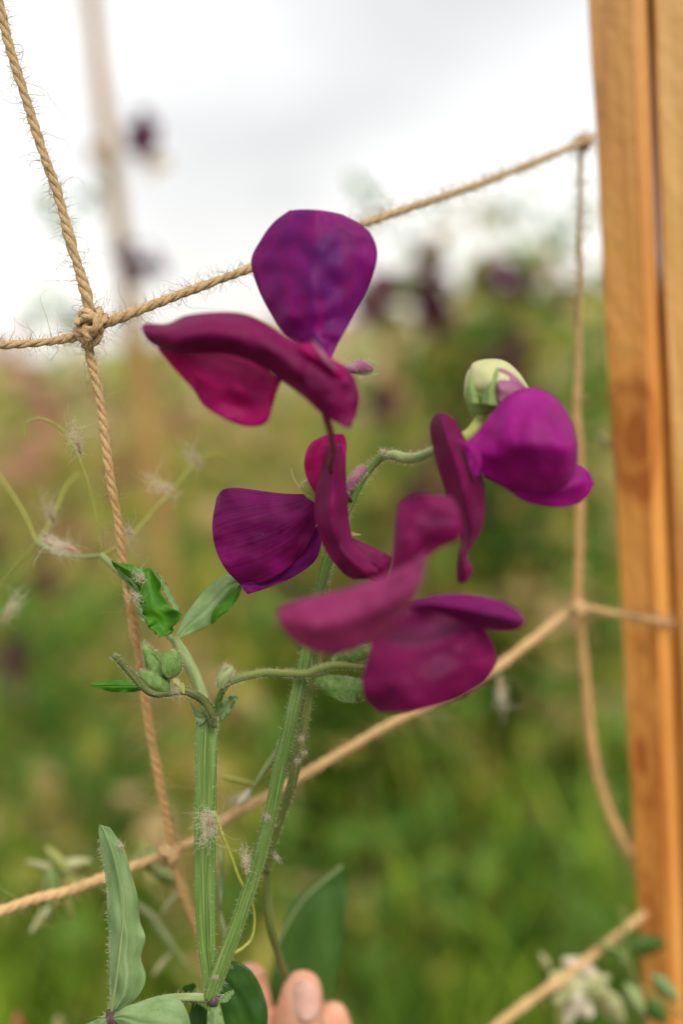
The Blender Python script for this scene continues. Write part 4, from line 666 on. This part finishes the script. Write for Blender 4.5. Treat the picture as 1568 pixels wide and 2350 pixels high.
# ---------------------------------------------------------------- seeds with silky tufts caught on the plant
seedm = MB(); tube(seedm, [Vector((0, 0, z)) for z in (-.0011, -.0005, .0003, .0010, .0013)], [.00005, .0003, .00038, .00022, .00005], 8)
flf = MB(); rs = random.Random(9)
for _ in range(80):
    d = Vector((rs.gauss(0, .8) + .5, rs.gauss(0, .8), rs.gauss(0, .5) + .9)).normalized(); fibre(flf, Vector((rs.gauss(0, .0007), rs.gauss(0, .0007), rs.gauss(.001, .0012))), d, rs.uniform(.0015, .0055) * (1.8 if _ % 9 == 0 else 1), .000042, 1.1, rs, 10)
sroot = empty('seed_tuft'); s1 = seedm.build('seed', M['seed'], sroot); s2 = flf.build('fluff', M['fluff'], sroot)
SD = [(328, 1330, .278, .4, 'brown seed with spread silky tuft on the dark curled leaf'), (302, 1362, .277, 2.6, 'orange seed in a pale tangle at the left rim of the dark curled leaf'), (470, 1868, .2735, 1.6, 'large white tangle with a seed on the winged stem, at the end of the tendril'),
      (478, 1890, .2735, 2.8, 'pink seed tangled just below the large tangle on the winged stem'), (566, 1990, .2755, .2, 'white silky tuft caught between tendril and main flower stalk'), (694, 1690, .2765, 1.8, 'brown seed lying against the twin stalks under the horizontal bud stalk'), (700, 1725, .2765, 1.4, 'lower brown seed against the twin stalks with one long bristle'),
      (680, 1745, .2765, 1.9, 'small orange seed in the groove of the main stalk'), (632, 1960, .278, 2.9, 'faint seed fluff halfway up the blurred stalk'), (280, 1944, .2745, .8, 'tiny tuft standing on the right edge of the large lower leaf'), (404, 1572, .2745, 2.9, 'pale tuft with an orange seed between the small green buds'),
      (520, 1536, .275, .1, 'small orange seed on the hairy tip of the horizontal bud stalk'), (884, 1040, .2715, .9, 'tiny brown seed and hairs where the arching stalk bends'), (500, 2240, .277, 1.0, 'wispy tuft at the base of the main stalk'), (612, 1868, .277, 2.2, 'tiny seed stuck to the left side of the main stalk'),
      (110, 1245, .308, 2, 'fuzzy tuft at the fork of the blurred tendrils'), (165, 1262, .302, 1, 'fuzzy tuft halfway along the blurred tendril'), (120, 1190, .316, .5, 'fuzzy tuft on the rising blurred tendril'), (182, 1030, .291, .4, 'wispy tuft beside the curled tendril'), (452, 1062, .325, .8, 'white tuft at the tip of the far tendril'),
      (395, 1128, .318, .8, 'white tuft halfway up the far tendril'), (300, 1225, .300, 1.2, 'wispy tuft on the far tendril beside the left twine'), (16, 1412, .32, .5, 'round white tuft floating at the left edge'), (1150, 1570, .355, 2.9, 'small pale wisp hanging under the lower twine right of the lowest flower'), (545, 1835, .325, 1, 'pale tuft on the lower twine right of the winged stem')]
for k, (x, y, d, a, lab) in enumerate(SD):
    if k == 0: o = sroot
    else:
        o = sroot.copy(); S.collection.objects.link(o)
        for c in (s1, s2):
            e = c.copy(); S.collection.objects.link(e); e.parent = o
    o.location = P(x, y, d); rs.seed(k); o.rotation_euler = (rs.uniform(-.6, .6), a, rs.uniform(0, 6)); sc = .9 if k < 15 else 1.5
    if k in (2, 3): sc = 1.35
    if k in (5, 6, 7, 14, 11, 12, 8, 13): sc = .5
    if k == 9: sc = .5
    o.scale = (sc * .8, sc * .8, sc * 1.5) if k > 14 or k in (4, 8, 13) else (sc,) * 3; tag(o, lab, 'seed', 'silky seed tufts caught on the plants')
# ---------------------------------------------------------------- hand
hd = tag(empty('person', P(740, 2700, .36)), 'fingers of a hand reaching up from the bottom edge to hold the stalk', 'person')
mb = MB()
def finger(c, n=26, fl=.9): stem(mb, c, n, sides=20, flat=fl)
finger([(699, 2229, .332, 1.8), (698, 2238, .332, 4.4), (696, 2256, .332, 6.2), (693, 2284, .332, 7.3), (689, 2325, .333, 8.4), (683, 2370, .336, 9.2), (700, 2440, .342, 8.6), (720, 2560, .352, 9.2), (745, 2700, .36, 11)])
finger([(764, 2300, .343, 2.0), (764, 2308, .343, 4.0), (764, 2322, .343, 5.2), (766, 2355, .344, 6.4), (775, 2420, .35, 7.6), (790, 2540, .36, 8.6), (810, 2700, .366, 10)])
finger([(815, 2410, .352, 3), (820, 2425, .352, 6.0), (828, 2460, .355, 7.0), (840, 2540, .36, 8.0), (850, 2700, .366, 10)])
finger([(862, 2440, .36, 3), (866, 2465, .36, 5.2), (874, 2540, .362, 6.2), (885, 2700, .366, 9)])
finger([(580, 2219, .338, 3.6), (579, 2225, .338, 4.6), (576, 2245, .339, 5.6), (574, 2290, .338, 7.4), (580, 2370, .340, 8.2), (610, 2480, .348, 9.5), (680, 2620, .36, 12), (760, 2760, .37, 17)])
finger([(640, 2560, .362, 8), (720, 2640, .366, 16), (800, 2760, .372, 27), (840, 2950, .38, 31), (860, 3200, .39, 25), (880, 3600, .42, 25), (900, 4200, .47, 30)], 40, .55)
ho = mb.build('hand', M['skin'], hd); rm = ho.modifiers.new('remesh', 'REMESH'); rm.mode = 'VOXEL'; rm.voxel_size = .0009; rm.use_smooth_shade = True
sm = ho.modifiers.new('smooth', 'SMOOTH'); sm.factor = .6; sm.iterations = 8
def nail(cx, cy, w, h, base):
    rows = []
    for i in range(7):
        t = i / 6; ww = w * (1 - .30 * max(0, (.35 - t) / .35) ** 1.6 - .22 * max(0, (t - .7) / .3) ** 1.5)
        yy = cy - h + 2 * h * t; e = 1.3 * (1 - t) ** 2
        rows.append((cx - ww, yy + 5, cx + ww, yy + 5, [2.6 + e, .7 + e, e, .7 + e, 2.6 + e], (0, -8 if i < 3 else 7)))
    sheet('fingernail', rows, base, M['nail'], hd, solid=.0006, nu=24, nv=16, bump=0)
nail(703, 2290, 30, 38, .3238)
